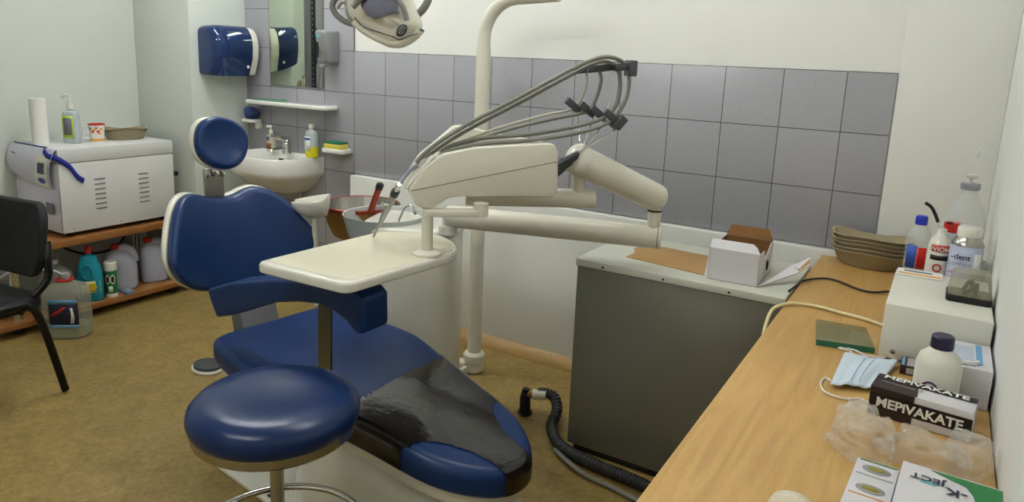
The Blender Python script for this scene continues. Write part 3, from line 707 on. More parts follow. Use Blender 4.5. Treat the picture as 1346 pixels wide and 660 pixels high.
for k in range(3):
    a = 2*PI*k/3+.9; d0 = Vector((math.cos(a), math.sin(a), 0)); b = MB(); b.tube([rc+d0*.03, rc+d0*R_], .006, 10); b.build('ring_spoke', 'chrome', t)
for k in range(5):
    a = 2*PI*k/5+math.radians(54); d0 = Vector((math.cos(a), math.sin(a), 0)); b = MB(); b.tube([SC+d0*.03+Vector((0, 0, .085)), SC+d0*.16+Vector((0, 0, .075)), SC+d0*.26+Vector((0, 0, .06))], [.02, .017, .013], 12); g = b.build('leg', 'blackmetal', t)
    b = MB(); e0 = SC+d0*.26; s0 = Vector((-d0.y, d0.x, 0)); b.tube([e0-s0*.012+Vector((0, 0, .024)), e0+s0*.012+Vector((0, 0, .024))], .024, 16); b.tube([e0+Vector((0, 0, .03)), e0+Vector((0, 0, .06))], .008, 8); b.build('castor', 'black', t)

# foot control disc
p = Vector((.085, -1.045, 0)); t = thing('foot_control', 'dark oval foot control with white rim lying on the floor behind the dental chair', 'foot pedal', p)
b = MB(); b.lathe([(0, 0), (.078, 0), (.082, .006), (.078, .014), (0, .014)], p, 40, sx=1, sy=.8, close=False); b.build('base_disc', 'whitegloss', t)
b = MB(); b.lathe([(0, .014), (.070, .014), (.07, .026), (.06, .032), (0, .034)], p, 40, sx=1, sy=.8, close=False); b.build('pedal_disc', 'darkclip', t)

# ------------------------------------------------------------------ dental unit
unit = thing('dental_unit', 'cream dental unit with cuspidor, jointed arms, delivery head and instrument tray', 'dental unit', (1.10, -.85, 0))
UC = Vector((1.078, -.808, 0))
uo = [(q[0], q[1]) for q in rrect(.36, .36, .13, 8)]
Ru = Matrix.Rotation(math.radians(20), 3, 'Z')
def ufn(sc):
    return lambda x, y, h: UC+Ru @ Vector((x*sc, y*sc, h))
b = MB(); b.pad(uo, .775, .012, ufn(1)); b.build('pedestal', 'cream', unit)
b = MB(); b.pad(uo, .045, .02, lambda x, y, h: UC+Ru @ Vector((x*1.03, y*1.03, h+.765))); b.build('pedestal_top', 'whitegloss', unit)
# cuspidor bowl
cc = at(505, 284, 2.80); cc.z = 0
b = MB(); b.lathe([(.02, .70), (.09, .702), (.125, .72), (.14, .75), (.158, .822), (.16, .828), (.154, .826), (.135, .755), (.10, .73), (.02, .725)], cc, 48, close=False); g = b.build('cuspidor_bowl', 'frost', unit); g['label'] = 'frosted translucent spittoon bowl'
b = MB(); b.lathe([(.05, .60), (.07, .70), (.0, .70)], cc, 28); b.build('bowl_support', 'cream', unit)
b = MB(); b.tube([(cc.x, cc.y, .64), (UC.x, UC.y, .60)], .045, 16); b.build('bowl_bracket', 'cream', unit)
sp = [at(525, 288, 2.72), at(531, 277, 2.72), at(537, 270.5, 2.72), at(543, 272.5, 2.72), at(545.5, 282, 2.72)]
b = MB(); b.tube([sp[0]+Vector((0, 0, -.05))]+sm(sp, 5), .0045, 10); b.tube([sp[-1]+Vector((0, 0, .012)), sp[-1]], .0065, 10); b.build('water_spout', 'chrome', unit)
# assistant instrument holder, boat shaped
hc = at(407, 268, 2.86)
hx = RM[0].normalized(); hd = Vector((-.0, 0, 1))
hxx = Vector((hx.x, hx.y, 0)).normalized(); hyy = Vector((-hxx.y, hxx.x, 0))
def hold(u, v):
    x = -.065+.13*u; k = (u)**.8
    r = .016+.036*math.sin(min(1, k)*PI*.62)
    a = PI*(1+v)
    return hc+hxx*x+hyy*math.cos(a)*r*1.25+Vector((0, 0, math.sin(a)*r*1.5+.010+.022*u))
b = MB(); b.grid(hold, 16, 16); b.add([hold(1, j/16) for j in range(17)], [list(range(17))]); b.build('assistant_holder', 'whitegloss', unit, solid=.006)
b = MB(); b.tube([hc+hxx*.02+Vector((0, 0, -.02)), hc+hxx*.02-Vector((0, 0, .42)), Vector((UC.x-.1, UC.y, hc.z-.45))], .013, 10); b.build('holder_arm', 'cream', unit)
b = MB(); b.tube([hc-hxx*.045-hyy*.03+Vector((0, 0, -.005)), hc-hxx*.045-hyy*.045+Vector((0, 0, -.012))], .007, 10); b.build('holder_knob', 'chrome', unit)
# main swing arm
L1 = atZ(588, 284, .865); R1 = atZ(869, 312, .865)
d1 = (R1-L1).normalized(); r1 = .0405
b = MB(); b.tube([L1, L1+d1*.01, R1-d1*.006, R1], [r1*.9, r1, r1, r1], 28); b.build('swing_arm', 'cream', unit)
b = MB(); b.tube([R1-d1*.012, R1-d1*.009], r1*1.02, 28); b.build('arm_seam', 'greypl', unit)
b = MB(); b.tube([(L1.x+.005, L1.y, .80), (L1.x+.005, L1.y, .83)], .035, 24); b.tube([(L1.x+.005, L1.y, .8), (L1.x+.005, L1.y, .87)], .024, 20); b.build('arm_hub', 'whitegloss', unit)
E1 = R1-d1*.028
b = MB(); b.tube([E1+Vector((0, 0, .02)), E1+Vector((0, 0, .095))], .023, 22); b.build('arm_pivot', 'cream', unit)
b = MB(); b.tube([E1+Vector((0, 0, .088)), E1+Vector((0, 0, .093))], .0245, 22); b.build('pivot_ring', 'black', unit)
# spring arm
A = E1+Vector((0, 0, .135)); B = at(759, 209, 2.25); r2 = .047
dd = (B-A).normalized(); pp = []; rr = []
for k in range(7):
    a = PI/2*k/6; pp.append(A-dd*(.03*math.cos(a))+dd*.0); rr.append(max(.004, r2*math.sin(a)*1.0))
pp += [B]; rr += [r2*1.04]
for k in range(1, 7):
    a = PI/2*k/6; pp.append(B+dd*(.028*math.sin(a))); rr.append(max(.004, r2*1.04*math.cos(a)))
b = MB(); b.tube(pp, rr, 30); b.build('spring_arm', 'cream', unit, angle=70)
b = MB(); pq = [B-dd*.02]; rq = [r2*1.07]
for k in range(0, 7):
    a = PI/2*k/6; pq.append(B+dd*(.034*math.sin(a)+.001)); rq.append(max(.004, r2*1.1*math.cos(a)))
b.tube(pq, rq, 30); b.build('spring_arm_cap', 'whitegloss', unit, angle=70)
# beam under delivery head
BR = atZ(781, 261, 1.005); BL = atZ(612, 258, 1.005); db = (BR-BL).normalized()
b = MB(); b.tube([BL, BR-db*.004, BR], [.0295, .0315, .030], 26); b.build('head_beam', 'cream', unit)
PV = BR-db*.055
b = MB(); b.tube([PV+Vector((0, 0, .02)), Vector((PV.x, PV.y, B.z-.035))], .0225, 22); b.build('beam_pivot', 'cream', unit)
b = MB(); b.tube([Vector((PV.x, PV.y, B.z-.052)), Vector((PV.x, PV.y, B.z-.046))], .024, 22); b.build('pivot_ring', 'black', unit)
# tray arm
T1 = at(632, 280, 2.12); T0 = at(562, 289, 2.10); T0.z = T1.z
b = MB(); dt = (T1-T0).normalized(); nt = Vector((-dt.y, dt.x, 0))
b.prism([T0-nt*.018-dt*.01+Vector((0, 0, -.011)), T0+nt*.018-dt*.01+Vector((0, 0, -.011)), T1+nt*.018+dt*.015+Vector((0, 0, -.011)), T1-nt*.018+dt*.015+Vector((0, 0, -.011))], (0, 0, .022), .004); b.build('tray_arm', 'cream', unit)
b = MB(); b.tube([T1+Vector((0, 0, -.008)), T1+Vector((0, 0, .03))], .022, 20); b.build('tray_arm_joint', 'cream', unit)
TZ = .862
b = MB(); b.tube([Vector((T0.x, T0.y, TZ)), Vector((T0.x, T0.y, T0.z+.012))], .017, 20); b.lathe([(.045, TZ), (.045, TZ+.008), (.02, TZ+.016)], (T0.x, T0.y, 0), 28); b.build('tray_post', 'cream', unit)
# instrument tray
tq = [(334, 344), (455, 374), (603, 331), (598, 317), (575, 306), (500, 303)]
tp = [atZ(u, v, TZ) for u, v in tq]
def roundpoly(P, r, n=5):
    out = []
    for i in range(len(P)):
        a, b_, c = P[i-1], P[i], P[(i+1) % len(P)]
        rr = min(r, .45*(a-b_).length, .45*(c-b_).length); p0 = b_+(a-b_).normalized()*rr; p2 = b_+(c-b_).normalized()*rr
        for k in range(n+1):
            t_ = k/n; out.append(p0*(1-t_)**2+b_*2*t_*(1-t_)+p2*t_*t_)
    return out
to_ = [(p.x, p.y) for p in roundpoly(tp, .035)]
if sum(to_[i-1][0]*to_[i][1]-to_[i][0]*to_[i-1][1] for i in range(len(to_))) < 0: to_.reverse()
b = MB(); b.pad(to_, .03, .010, lambda x, y, h: Vector((x, y, TZ-.03+h)), caps=3); tray = b.build('instrument_tray', 'whitegloss', unit)
cxm = sum(p[0] for p in to_)/len(to_); cym = sum(p[1] for p in to_)/len(to_)
b = MB(); b.pad([(cxm+(x-cxm)*.92, cym+(y-cym)*.93) for x, y in to_], .003, .0015, lambda x, y, h: Vector((x, y, TZ-.0015+h)), caps=3); b.build('tray_mat', 'creamtop', tray)
# delivery head
N0 = at(537, 251, 2.06); N1 = at(733, 230, 2.17); hdir = Vector(((N1-N0).x, (N1-N0).y, 0)).normalized(); hn = Vector((-hdir.y, hdir.x, 0))
def onhead(u, v, off=0):
    r = ray(u, v); P0 = N0+hn*off; k = (P0-CAM).dot(hn)/r.dot(hn); return CAM+r*k
near = [(537, 250), (560, 219), (577, 206), (586, 202), (625, 194), (678, 190.5), (722, 188.5), (729, 190), (734, 200), (734, 252), (727, 260), (607, 258.5), (590, 261), (573, 272), (566, 274), (552, 273), (545, 268)]
head = MB().prism([onhead(*q) for q in near], hn*.035, .006, seg=3).build('delivery_head', 'cream', unit, angle=40)
core = [(534, 247), (556, 213), (572, 206), (590, 208), (640, 200), (700, 196), (731, 200), (731, 250), (607, 256), (590, 258), (570, 270), (552, 270)]
MB().prism([onhead(*q)+hn*.03 for q in core], hn*.10, .004, seg=2).build('hose_trough', 'cream', head, angle=40)
far = [(537, 248), (560, 212), (580, 196), (608, 172), (620, 171), (640, 176), (690, 187), (731, 192), (733, 250), (607, 256), (590, 258), (568, 271), (552, 271)]
MB().prism([onhead(*q)+hn*.13 for q in far], hn*.035, .006, seg=3).build('head_side_cover', 'cream', head, angle=40)
nose = [onhead(537, 249)+hn*.008, onhead(574, 205)+hn*.008, onhead(574, 205)+hn*.155, onhead(537, 249)+hn*.155]
MB().prism(nose, -hdir*.012-Vector((0, 0, .002)), .005, seg=3).build('nose_panel', 'whitegloss', head)
q0, q1 = onhead(541, 250.5, -.0008), onhead(733, 212, -.0008)
MB().prism([q0, q1, q1-Vector((0, 0, .0025)), q0-Vector((0, 0, .0025))], hn*.002).build('seam_line', 'greypl', head)
# whip rods, hoses, clips
def perp(u, v, off): return onhead(u, v, 0)+hn*off
F4 = Matrix(((hdir.x, hn.x, 0, 0), (hdir.y, hn.y, 0, 0), (0, 0, 1, 0), (0, 0, 0, 1)))
offs = [.03, .06, .09, .13]
tops = [(830, 90), (815, 91), (803, 93), (791, 95)]
lows = [(812, 158), (799, 154), (789, 150), (776, 146)]
for i, of in enumerate(offs):
    base = perp(736, 228, of); (tx, ty), (lx, ly) = tops[i], lows[i]
    base = perp(737, 222+i*7, .012+.012*i)
    MB().tube(sm([base-hdir*.02, perp(765, 200+i*3, .01+.25*of), perp(lx+4, ly+12, of), perp(lx+8, ly-6, of), perp(tx-1, ty+28, of), perp(tx+1, ty+4, of)], 6), .0022, 8).build('whip_rod', 'chrome', unit)
    MB().tube([base-hdir*.03, perp(763, 202+i*3, .01+.24*of)], [.011, .0075], 10).build('rod_sleeve', 'darkclip', unit)
    MB().box((-.032, -.010, -.011), (.022, .010, .011), .004, M=Matrix.Translation(perp(tx-4, ty-2, of)) @ F4 @ Matrix.Rotation(math.radians(-8), 4, 'Y')).build('hose_clip', 'darkclip', unit)
    MB().box((-.034, -.010, -.011), (.026, .010, .011), .004, M=Matrix.Translation(perp(lx-2, ly-2, of)) @ F4 @ Matrix.Rotation(math.radians(38), 4, 'Y')).build('hose_clip', 'darkclip', unit)
MB().box((-.011, -.005, -.024), (.011, .05, .024), .004, M=Matrix.Translation(perp(835, 90, 0.01)) @ F4).build('clip_bar', 'darkclip', unit)
MB().box((-.013, -.005, -.022), (.013, .05, .022), .004, M=Matrix.Translation(perp(818, 162, 0.01)) @ F4 @ Matrix.Rotation(math.radians(40), 4, 'Y')).build('clip_bar', 'darkclip', unit)
hoseA = [(549, 216), (562, 202), (590, 181), (630, 158), (680, 132), (730, 105), (775, 82), (803, 75), (824, 82), (832, 100), (829, 128), (816, 152), (797, 166), (760, 177), (700, 186), (640, 190), (600, 198), (580, 206)]
hoseB = [(551, 221), (567, 207), (595, 187), (635, 164), (685, 138), (735, 111), (779, 88), (802, 81), (818, 89), (823, 110), (819, 136), (806, 153), (787, 162), (750, 171), (700, 179), (640, 184), (600, 193), (583, 203)]
for of, hs, r in ((.030, hoseA, .0064), (.045, hoseB, .0062)):
    MB().tube(sm([perp(u, v, of) for u, v in hs], 7), r, 12).build('hose', 'greyhose', unit, angle=80)
hoseC = [(592, 204), (630, 190), (680, 174), (740, 160), (775, 153), (789, 148), (799, 130), (805, 108), (803, 94)]
hoseD = [(600, 202), (640, 184), (690, 168), (735, 156), (765, 150), (776, 144), (787, 128), (792, 108), (791, 96)]
MB().tube(sm([perp(u, v, .09) for u, v in hoseC], 7), .0055, 12).build('hose', 'greyhose', unit, angle=80)
g = MB().tube(sm([perp(u, v, .13) for u, v in hoseD], 7), .0042, 12).build('hose', mat('pale_hose', (176, 172, 154), .5), unit, angle=80); g['label'] = 'thin cream hose'
# handpiece resting on the tray
tip = atZ(491, 311, TZ+.006); topp = perp(551, 219, .03); m1 = at(519, 254, 2.08)
ax = (m1-tip)
h0 = tip; 
hp = MB().tube([tip, tip+ax*.05, tip+ax*.12, tip+ax*.16, tip+ax*.45, tip+ax*.5, tip+ax*.53, tip+ax*.98], [.003, .0045, .0028, .0035, .0085, .0088, .0095, .0105], 20).build('handpiece', 'silver', unit)
MB().tube([tip+ax*.97, tip+ax*1.04], .0125, 20).build('coupling_ring', 'black', hp)
MB().tube([tip+ax*1.04, tip+ax*1.14, tip+ax*1.18], [.0075, .0075, .005], 16).build('coupling', 'chrome', hp)
side = at(503, 268, 2.075); MB().tube([tip+ax*.78, side], .006, 10).build('side_button', 'chrome', hp)
MB().tube(sm([tip+ax*1.12, at(528, 238, 2.08), at(538, 225, 2.085), topp], 6), [.006]*19, 12).build('hose', mat('lilac_grey_hose', (150, 152, 168), .35, .3), unit, angle=80)
# pole
PB = Vector((1.065, -.34, 0))
MB().tube([PB+Vector((0, 0, .05)), PB+Vector((0, 0, 1.475))], .0315, 28).build('pole', 'cream', unit)
pd = Vector((1.0, -.06, 0)).normalized()
up = [PB+Vector((0, 0, 1.47)), PB+Vector((0, 0, 1.50))]
Rb = .17
for k in range(0, 11):
    a = PI/2*k/10*.97; up.append(PB+Vector((0, 0, 1.515))+pd*(Rb*(1-math.cos(a)))+Vector((0, 0, Rb*math.sin(a))))
up.append(up[-1]+pd*.20+Vector((0, 0, .010)))
MB().tube(up, .0285, 24).build('pole_bend', 'cream', unit, angle=70)
MB().lathe([(.036, 0), (.045, .005), (.045, .05), (.05, .055), (.05, .085), (.042, .095), (.034, .097)], PB, 32).build('pole_base', 'cream', unit)
MB().prism([PB+Vector((-.01, -.035, 0)), PB+Vector((-.16, -.16, 0)), PB+Vector((-.18, -.09, 0)), PB+Vector((-.02, .035, 0))], (0, 0, .05), .008).build('pole_foot', 'cream', unit)
MB().box((UC.x-.03, UC.y+.1, .0), (PB.x+.0, PB.y-.05, .04), .006).build('pole_link', 'cream', unit)
MB().box((PB.x-.035, PB.y-.004, 1.16), (PB.x-.031, PB.y+.004, 1.45), .001).build('cable_strip', 'whitegloss', unit)

# ------------------------------------------------------------------ operating lamp
lc0 = at(500, 22, 2.0); lt = thing('operating_lamp', 'cream dental operating lamp with grey handles hanging at the top left of centre', 'lamp', (lc0.x, lc0.y, lc0.z-.1))
fx = Vector((RM[0].x, RM[0].y, 0)).normalized(); fn_ = Vector((RM[2].x, RM[2].y, 0)).normalized()
def onlamp(u, v, off=0):
    P0 = lc0+fn_*off; r = ray(u, v); k = (P0-CAM).dot(fn_)/r.dot(fn_); return CAM+r*k
shell = [(462, -30), (456, -5), (457, 18), (466, 33), (484, 46), (503, 58), (518, 63.5), (533, 61), (546, 51), (554, 38), (553, 26), (546, 10), (540, -10), (525, -40), (490, -48)]
P2 = []
cpx = [onlamp(u, v) for u, v in shell]
def l2(p): q = p-lc0; return (q.dot(fx), q.z)
so = [(p.x, p.y) for p in sm2([Vector((*l2(p), 0)) for p in cpx], 4)]
if sum(so[i-1][0]*so[i][1]-so[i][0]*so[i-1][1] for i in range(len(so))) < 0: so.reverse()
b = MB(); b.pad(so, .12, .05, lambda x, y, h: lc0+fx*x+Vector((0, 0, y))-fn_*(h-.05), dome=.02, caps=8, nb=8); lampb = b.build('lamp_head', 'cream', lt, angle=60)
# lower bezel following the bottom edge
bz = sm([onlamp(u, v, -.045) for u, v in [(465, 28), (480, 41), (500, 52), (518, 57), (534, 55), (547, 47), (551, 40)]], 5)
MB().tube(bz, .013, 12, sx=.8).build('bezel', 'cream', lt, angle=80)
MB().tube(sm([onlamp(u, v, -.066) for u, v in [(466, 23), (478, 35), (500, 43), (516, 48), (524, 52), (532, 50), (540, 47), (549, 44)]], 5), .0014, 6).build('seam_line', 'darkclip', lt)
# reflector glass
ref = [(474, -14), (474, 8), (482, 20), (492, 25), (505, 22), (517, 16), (524, 17), (521, 0), (512, -18)]
MB().prism([onlamp(u, v, -.094) for u, v in ref], fn_*.03, .003).build('reflector', 'lens', lt)
# U brace
MB().tube(sm([onlamp(u, v, -.102) for u, v in [(512, -30), (520, -6), (530, 10), (535, 27)]], 6), .009, 12, sx=.7).build('brace', 'greypl', lt, angle=80)
MB().tube(sm([onlamp(u, v, -.105) for u, v in [(480, -10), (470, 2), (463, 9)]], 5), .009, 12).build('brace', 'greypl', lt, angle=80)
# left handle loop
MB().tube(sm([onlamp(u, v, -.03) for u, v in [(462, -12), (444, -4), (437, 6), (440, 16), (450, 26), (464, 32)]], 6), .0085, 12).build('handle', 'greypl', lt, angle=80)
MB().tube(sm([onlamp(u, v, -.05) for u, v in [(443, 10), (450, 2), (458, 6), (457, 18), (464, 26)]], 6), .006, 12).build('handle_bracket', 'silver', lt, angle=80)
MB().tube([onlamp(549, 38, -.02), onlamp(556, 43, -.02)], [.006, .008], 12).build('knob', 'darkclip', lt)
ex = (fx*math.cos(.5)+Vector((0, 0, math.sin(.5)))); 
lcx = onlamp(528, 40, -.083)
def disc(mb, c, ex_, ey_, a, b_, n=24): mb.add([c]+[c+ex_*a*math.cos(2*PI*k/n)+ey_*b_*math.sin(2*PI*k/n) for k in range(n)], [[0, 1+k, 1+(k+1) % n] for k in range(n)])
e1 = (fx*math.cos(.95)+Vector((0, 0, 1))*math.sin(.95)); e2 = (-fx*math.sin(.95)+Vector((0, 0, 1))*math.cos(.95))
b = MB(); disc(b, lcx, e1, e2, .019, .0125); badge = b.build('badge', 'darkclip', lt, solid=.003)
for q in (-.009, -.003, .003, .009):
    b = MB(); c_ = lcx-fn_*.003+e1*q; w_ = .009*math.sqrt(max(.1, 1-(q/.015)**2)); b.add([c_-e2*w_-e1*.001, c_+e2*w_-e1*.001, c_+e2*w_+e1*.001, c_-e2*w_+e1*.001], [[0, 1, 2, 3]]); b.build('badge_mark', 'silver', badge, solid=.001)
MB().tube(sm([onlamp(545, 22, .02), onlamp(556, 12, .02), onlamp(564, -4, .02), onlamp(572, -40, .02), onlamp(580, -90, .05)], 6), [.006, .009]+[.011]*23, 14).build('lamp_arm', 'greypl', lt, angle=80)
la = onlamp(580, -90, .05)
tgt = up[-1]
MB().tube([la-Vector((0, 0, .03)), Vector((la.x, la.y, 1.93)), Vector((la.x, la.y, 1.97))], .016, 12).build('arm_joint', 'cream', lt)
MB().tube([Vector((la.x, la.y, 1.95)), Vector((tgt.x, tgt.y, 1.90))], .024, 16).build('balance_arm', 'cream', lt)
MB().tube([Vector((tgt.x, tgt.y, 1.93)), Vector((tgt.x, tgt.y, tgt.z-.01))], .018, 14).build('arm_joint', 'cream', lt)

# ------------------------------------------------------------------ pot with red handle
pc = at(474, 276, 3.04); PT = pc.z+.028; 
t = thing('saucepan', 'steel pan with red rim and red black-tipped handle behind the spittoon', 'pan', (pc.x, pc.y, PT-.15))
b = MB(); b.lathe([(.0, -.148), (.09, -.148), (.115, -.13), (.143, -.07), (.16, -.006)], (pc.x, pc.y, PT), 48, close=False); b.build('pan_body', 'potout', t, angle=60)
b = MB(); b.lathe([(.158, .0), (.140, -.065), (.11, -.125), (.085, -.14), (0, -.14)], (pc.x, pc.y, PT), 48, close=False); b.build('pan_inside', 'steel', t, angle=60)
b = MB(); b.lathe([(.159, -.014), (.164, -.014), (.166, 0), (.162, .003), (.157, .0)], (pc.x, pc.y, PT), 48, close=False)
b.build('rim', 'copper', t)
hb = at(488, 277, 2.90); ht = at(499, 245, 2.87)
MB().tube(sm([hb+Vector((-.03, .02, -.008)), hb, hb.lerp(ht, .15)+Vector((0, 0, .004)), ht], 5), [.010]*6+[.013]*5+[.013]*5, 14).build('handle', 'copper', t)
MB().tube([ht.lerp(hb, .12), ht, ht+(ht-hb)*.10, ht+(ht-hb)*.14], [.0145, .0155, .0145, .008], 16).build('handle_tip', 'black', t)
MB().tube([(pc.x+.02, pc.y, PT-.165), (pc.x+.02, pc.y, PT-.15)], .07, 24).build('pan_stand', 'cream', unit)
MB().tube([(pc.x+.02, pc.y, PT-.17), (UC.x-.05, UC.y, PT-.17)], .014, 12).build('stand_arm', 'cream', unit)

# ------------------------------------------------------------------ washbasin wall
bx, bw, bd, bz_ = -.50, .53, .335, .842
t = thing('washbasin', 'white ceramic washbasin on the tiled wall behind the dental chair', 'washbasin', (bx, -.008, .60))
def bas_out(n=40):
    out = []
    for k in range(n+1):
        a = PI+PI*k/n; ca, sa = math.cos(a), math.sin(a); r = (abs(ca)**4.0+abs(sa)**2.6)**(-1/3.2)
        out.append((bx+bw/2*r*ca, -.009+bd*r*sa if sa < -1e-6 else -.009))
    return out
bo_ = bas_out()
rings = [(.22, .60), (.38, .61), (.60, .64), (.80, .69), (.93, .725), (.99, .742), (1, .76),  (1, bz_-.006), (.99, bz_), (.93, bz_+.001), (.86, bz_-.004), (.80, bz_-.03), (.62, bz_-.09), (.4, bz_-.12), (.05, bz_-.125)]
vs = []; fs = []; n = len(bo_)
for j, (s_, z) in enumerate(rings):
    inner = j >= 9
    for x, y in bo_:
        yy = y*s_
        if inner: yy = -.11+(y+.11)*s_ if True else yy
        if inner and s_ > .9: yy = min(-.02, -.02+(y+.009)*.955)
        xx = bx+(x-bx)*(s_ if (y < -.03 or inner or j < 5) else 1)
        vs.append((xx, min(yy, -.0085), z))
for i in range(len(rings)-1):
    for k in range(n): fs.append([i*n+k, i*n+(k+1) % n, (i+1)*n+(k+1) % n, (i+1)*n+k])
fs.append(list(range(n))[::-1]); fs.append([(len(rings)-1)*n+k for k in range(n)])
b = MB(); b.add(vs, fs); b.build('basin', 'ceramic', t, angle=50)
MB().tube([(bx, -.15, .64), (bx, -.15, .52), (bx, -.12, .5), (bx, -.02, .5)], .018, 16).build('drain_pipe', 'chrome', t)
MB().tube([(bx+.09, -.03, .5), (bx+.09, -.03, .66)], .007, 10).build('water_pipe', 'chrome', t)
MB().box((bx+.02, -.128, bz_-.035), (bx+.055, -.12, bz_-.022), .002).build('overflow', 'black', t)
fc = Vector((-.47, -.075, bz_))
tp_ = MB(); tp_.lathe([(.027, -.001), (.027, .012), (.022, .03), (.023, .055), (.019, .066), (0, .068)], fc, 24, close=False)
tp_.tube(sm([fc+Vector((0, -.01, .03)), fc+Vector((0, -.05, .032)), fc+Vector((0, -.1, .03)), fc+Vector((0, -.115, .018))], 5), .012, 14)
fau = tp_.build('tap', 'chrome', t)
MB().tube(sm([fc+Vector((0, .005, .06)), fc+Vector((0, -.005, .085)), fc+Vector((-.01, -.06, .098)), fc+Vector((-.018, -.1, .104))], 5), [.023]*5+[.016]*5+[.011]*6, 12, sx=.7).build('tap_lever', 'chrome', fau)

p = Vector((-.535, -.075, bz_)); p.x = -.60; t = thing('soap_bottle', 'small pump bottle of brown liquid soap on the washbasin edge', 'bottle', p)
b = MB(); rbottle(b, p, .062, .04, .11, [(.9, 0), (1, .04), (1, .72), (.9, .85), (.5, .95), (.38, 1)]); b.build('bottle_body', mat('cream_soap_bottle', (205, 196, 174), .2, trans=.2), t)
b = MB(); b.add([p+Vector((x, -.0206, z)) for x, z in ((-.022, .018), (.022, .018), (.022, .05), (-.022, .05))], [[0, 1, 2, 3]]); b.build('label', 'brownprint', t, solid=.0006)
MB().lathe([(0, 0), (.014, 0), (.014, .0008), (0, .0008)], p+Vector((-.004, -.0205, .078)), 18, M=Matrix.Rotation(PI/2, 3, 'X')).build('round_print', 'greyprint', t)
b = MB(); b.tube([p+Vector((0, 0, .11)), p+Vector((0, 0, .128))], .011, 14); b.tube([p+Vector((0, 0, .128)), p+Vector((0, 0, .148))], .004, 10); b.tube([p+Vector((.006, .002, .15)), p+Vector((-.022, -.012, .148))], .006, 10); b.build('pump_head', 'whitegloss', t)

p = Vector((-.262, -.075, bz_)); t = thing('cleaner_bottle', 'white-topped bottle of yellow liquid with blue label on the washbasin', 'bottle', p)
b = MB(); rbottle(b, p, .078, .05, .062, [(.92, 0), (1, .06), (1, 1)]); b.build('liquid', 'yellow', t)
b = MB(); rbottle(b, p+Vector((0, 0, .0622)), .078, .05, .105, [(1, 0), (1, .6), (.9, .78), (.45, .95), (.4, 1)]); b.build('bottle_body', 'milk', t)
MB().lathe([(0, .166), (.0165, .166), (.0165, .192), (.0, .192)], p, 20, close=False).build('cap', 'whitegloss', t)
b = MB(); b.add([p+Vector((x, -.0257, z)) for x, z in ((-.03, .04), (.014, .04), (.014, .12), (-.03, .12))], [[0, 1, 2, 3]]); b.build('label', 'paper', t, solid=.0006)
b = MB(); b.add([p+Vector((x, -.0265, z)) for x, z in ((-.03, .1), (.014, .1), (.014, .113), (-.03, .113))], [[0, 1, 2, 3]]); b.build('blue_print', 'blueprint', t, solid=.0006)

# soap dish with sponge
p = Vector((-.085, -.008, .885)); b = MB(); b.pad([(x, y) for x, y in rrect(.165, .10, .03, 5)], .022, .008, lambda x, y, h: Vector((p.x+x, -.058+y, p.z+h+(.004 if h > .015 and (abs(x) > .065 or abs(y) > .035) else 0)))); o = b.build('soap_dish', 'ceramic'); recenter(o, (p.x, -.01, p.z)); tag(o, 'white ceramic soap dish on the tiles right of the washbasin', 'soap dish')
t = thing('sponge', 'yellow and green scouring sponge on the right soap dish', 'sponge', (p.x, -.06, p.z+.024))
MB().box((p.x-.062, -.098, p.z+.0235), (p.x+.055, -.024, p.z+.052), .004).build('foam', 'sponge', t)
MB().box((p.x-.062, -.098, p.z+.0525), (p.x+.055, -.024, p.z+.062), .002).build('scourer', 'greensc', t)
p = Vector((-.80, -.008, 1.0)); b = MB(); b.pad([(x, y) for x, y in rrect(.12, .085, .03, 5)], .02, .008, lambda x, y, h: Vector((p.x+x, -.052+y, p.z+h))); b.box((p.x+.015, -.04, p.z-.04), (p.x+.05, -.008, p.z+.002), .006); o = b.build('soap_dish', 'ceramic'); recenter(o, (p.x, -.01, p.z)); tag(o, 'small white ceramic holder on the tiles left of the washbasin', 'holder')
b = MB()
rnd = random.Random(3)
def cloth(u, v):
    a = 2*PI*u; q = PI*v; r = .042*(1+.3*noise.noise(Vector((math.cos(a)*1.7, math.sin(a)*1.7, v*3))))
    return Vector((p.x+1.2*r*math.sin(q)*math.cos(a), -.052+.9*r*math.sin(q)*math.sin(a), p.z+.054-r*.8*math.cos(q)))
b.grid(cloth, 28, 16); o = b.build('wash_cloth', 'terry', angle=80); recenter(o, (p.x, -.052, p.z+.02)); tag(o, 'crumpled blue patterned cloth in the left wall holder', 'cloth')

# ceramic shelf
b = MB(); b.pad([(x, y) for x, y in rrect(.66, .125, .03, 6)], .024, .010, lambda x, y, h: Vector((-.435+x, -.071+y, 1.118+h)), caps=3); o = b.build('wall_shelf', 'ceramic'); recenter(o, (-.435, -.008, 1.118)); tag(o, 'long white ceramic shelf under the mirror', 'shelf')
b = MB(); b.box((-.70, -.115, 1.1425), (-.50, -.035, 1.1505), .002); o = b.build('glass_slab', 'greensc'); recenter(o, (-.6, -.075, 1.1425)); tag(o, 'thin green slab lying on the ceramic shelf', 'slab')
M_['slab'] = mat('green_slab', (90, 140, 110), .15, var=.05); o.data.materials[0] = M_['slab']
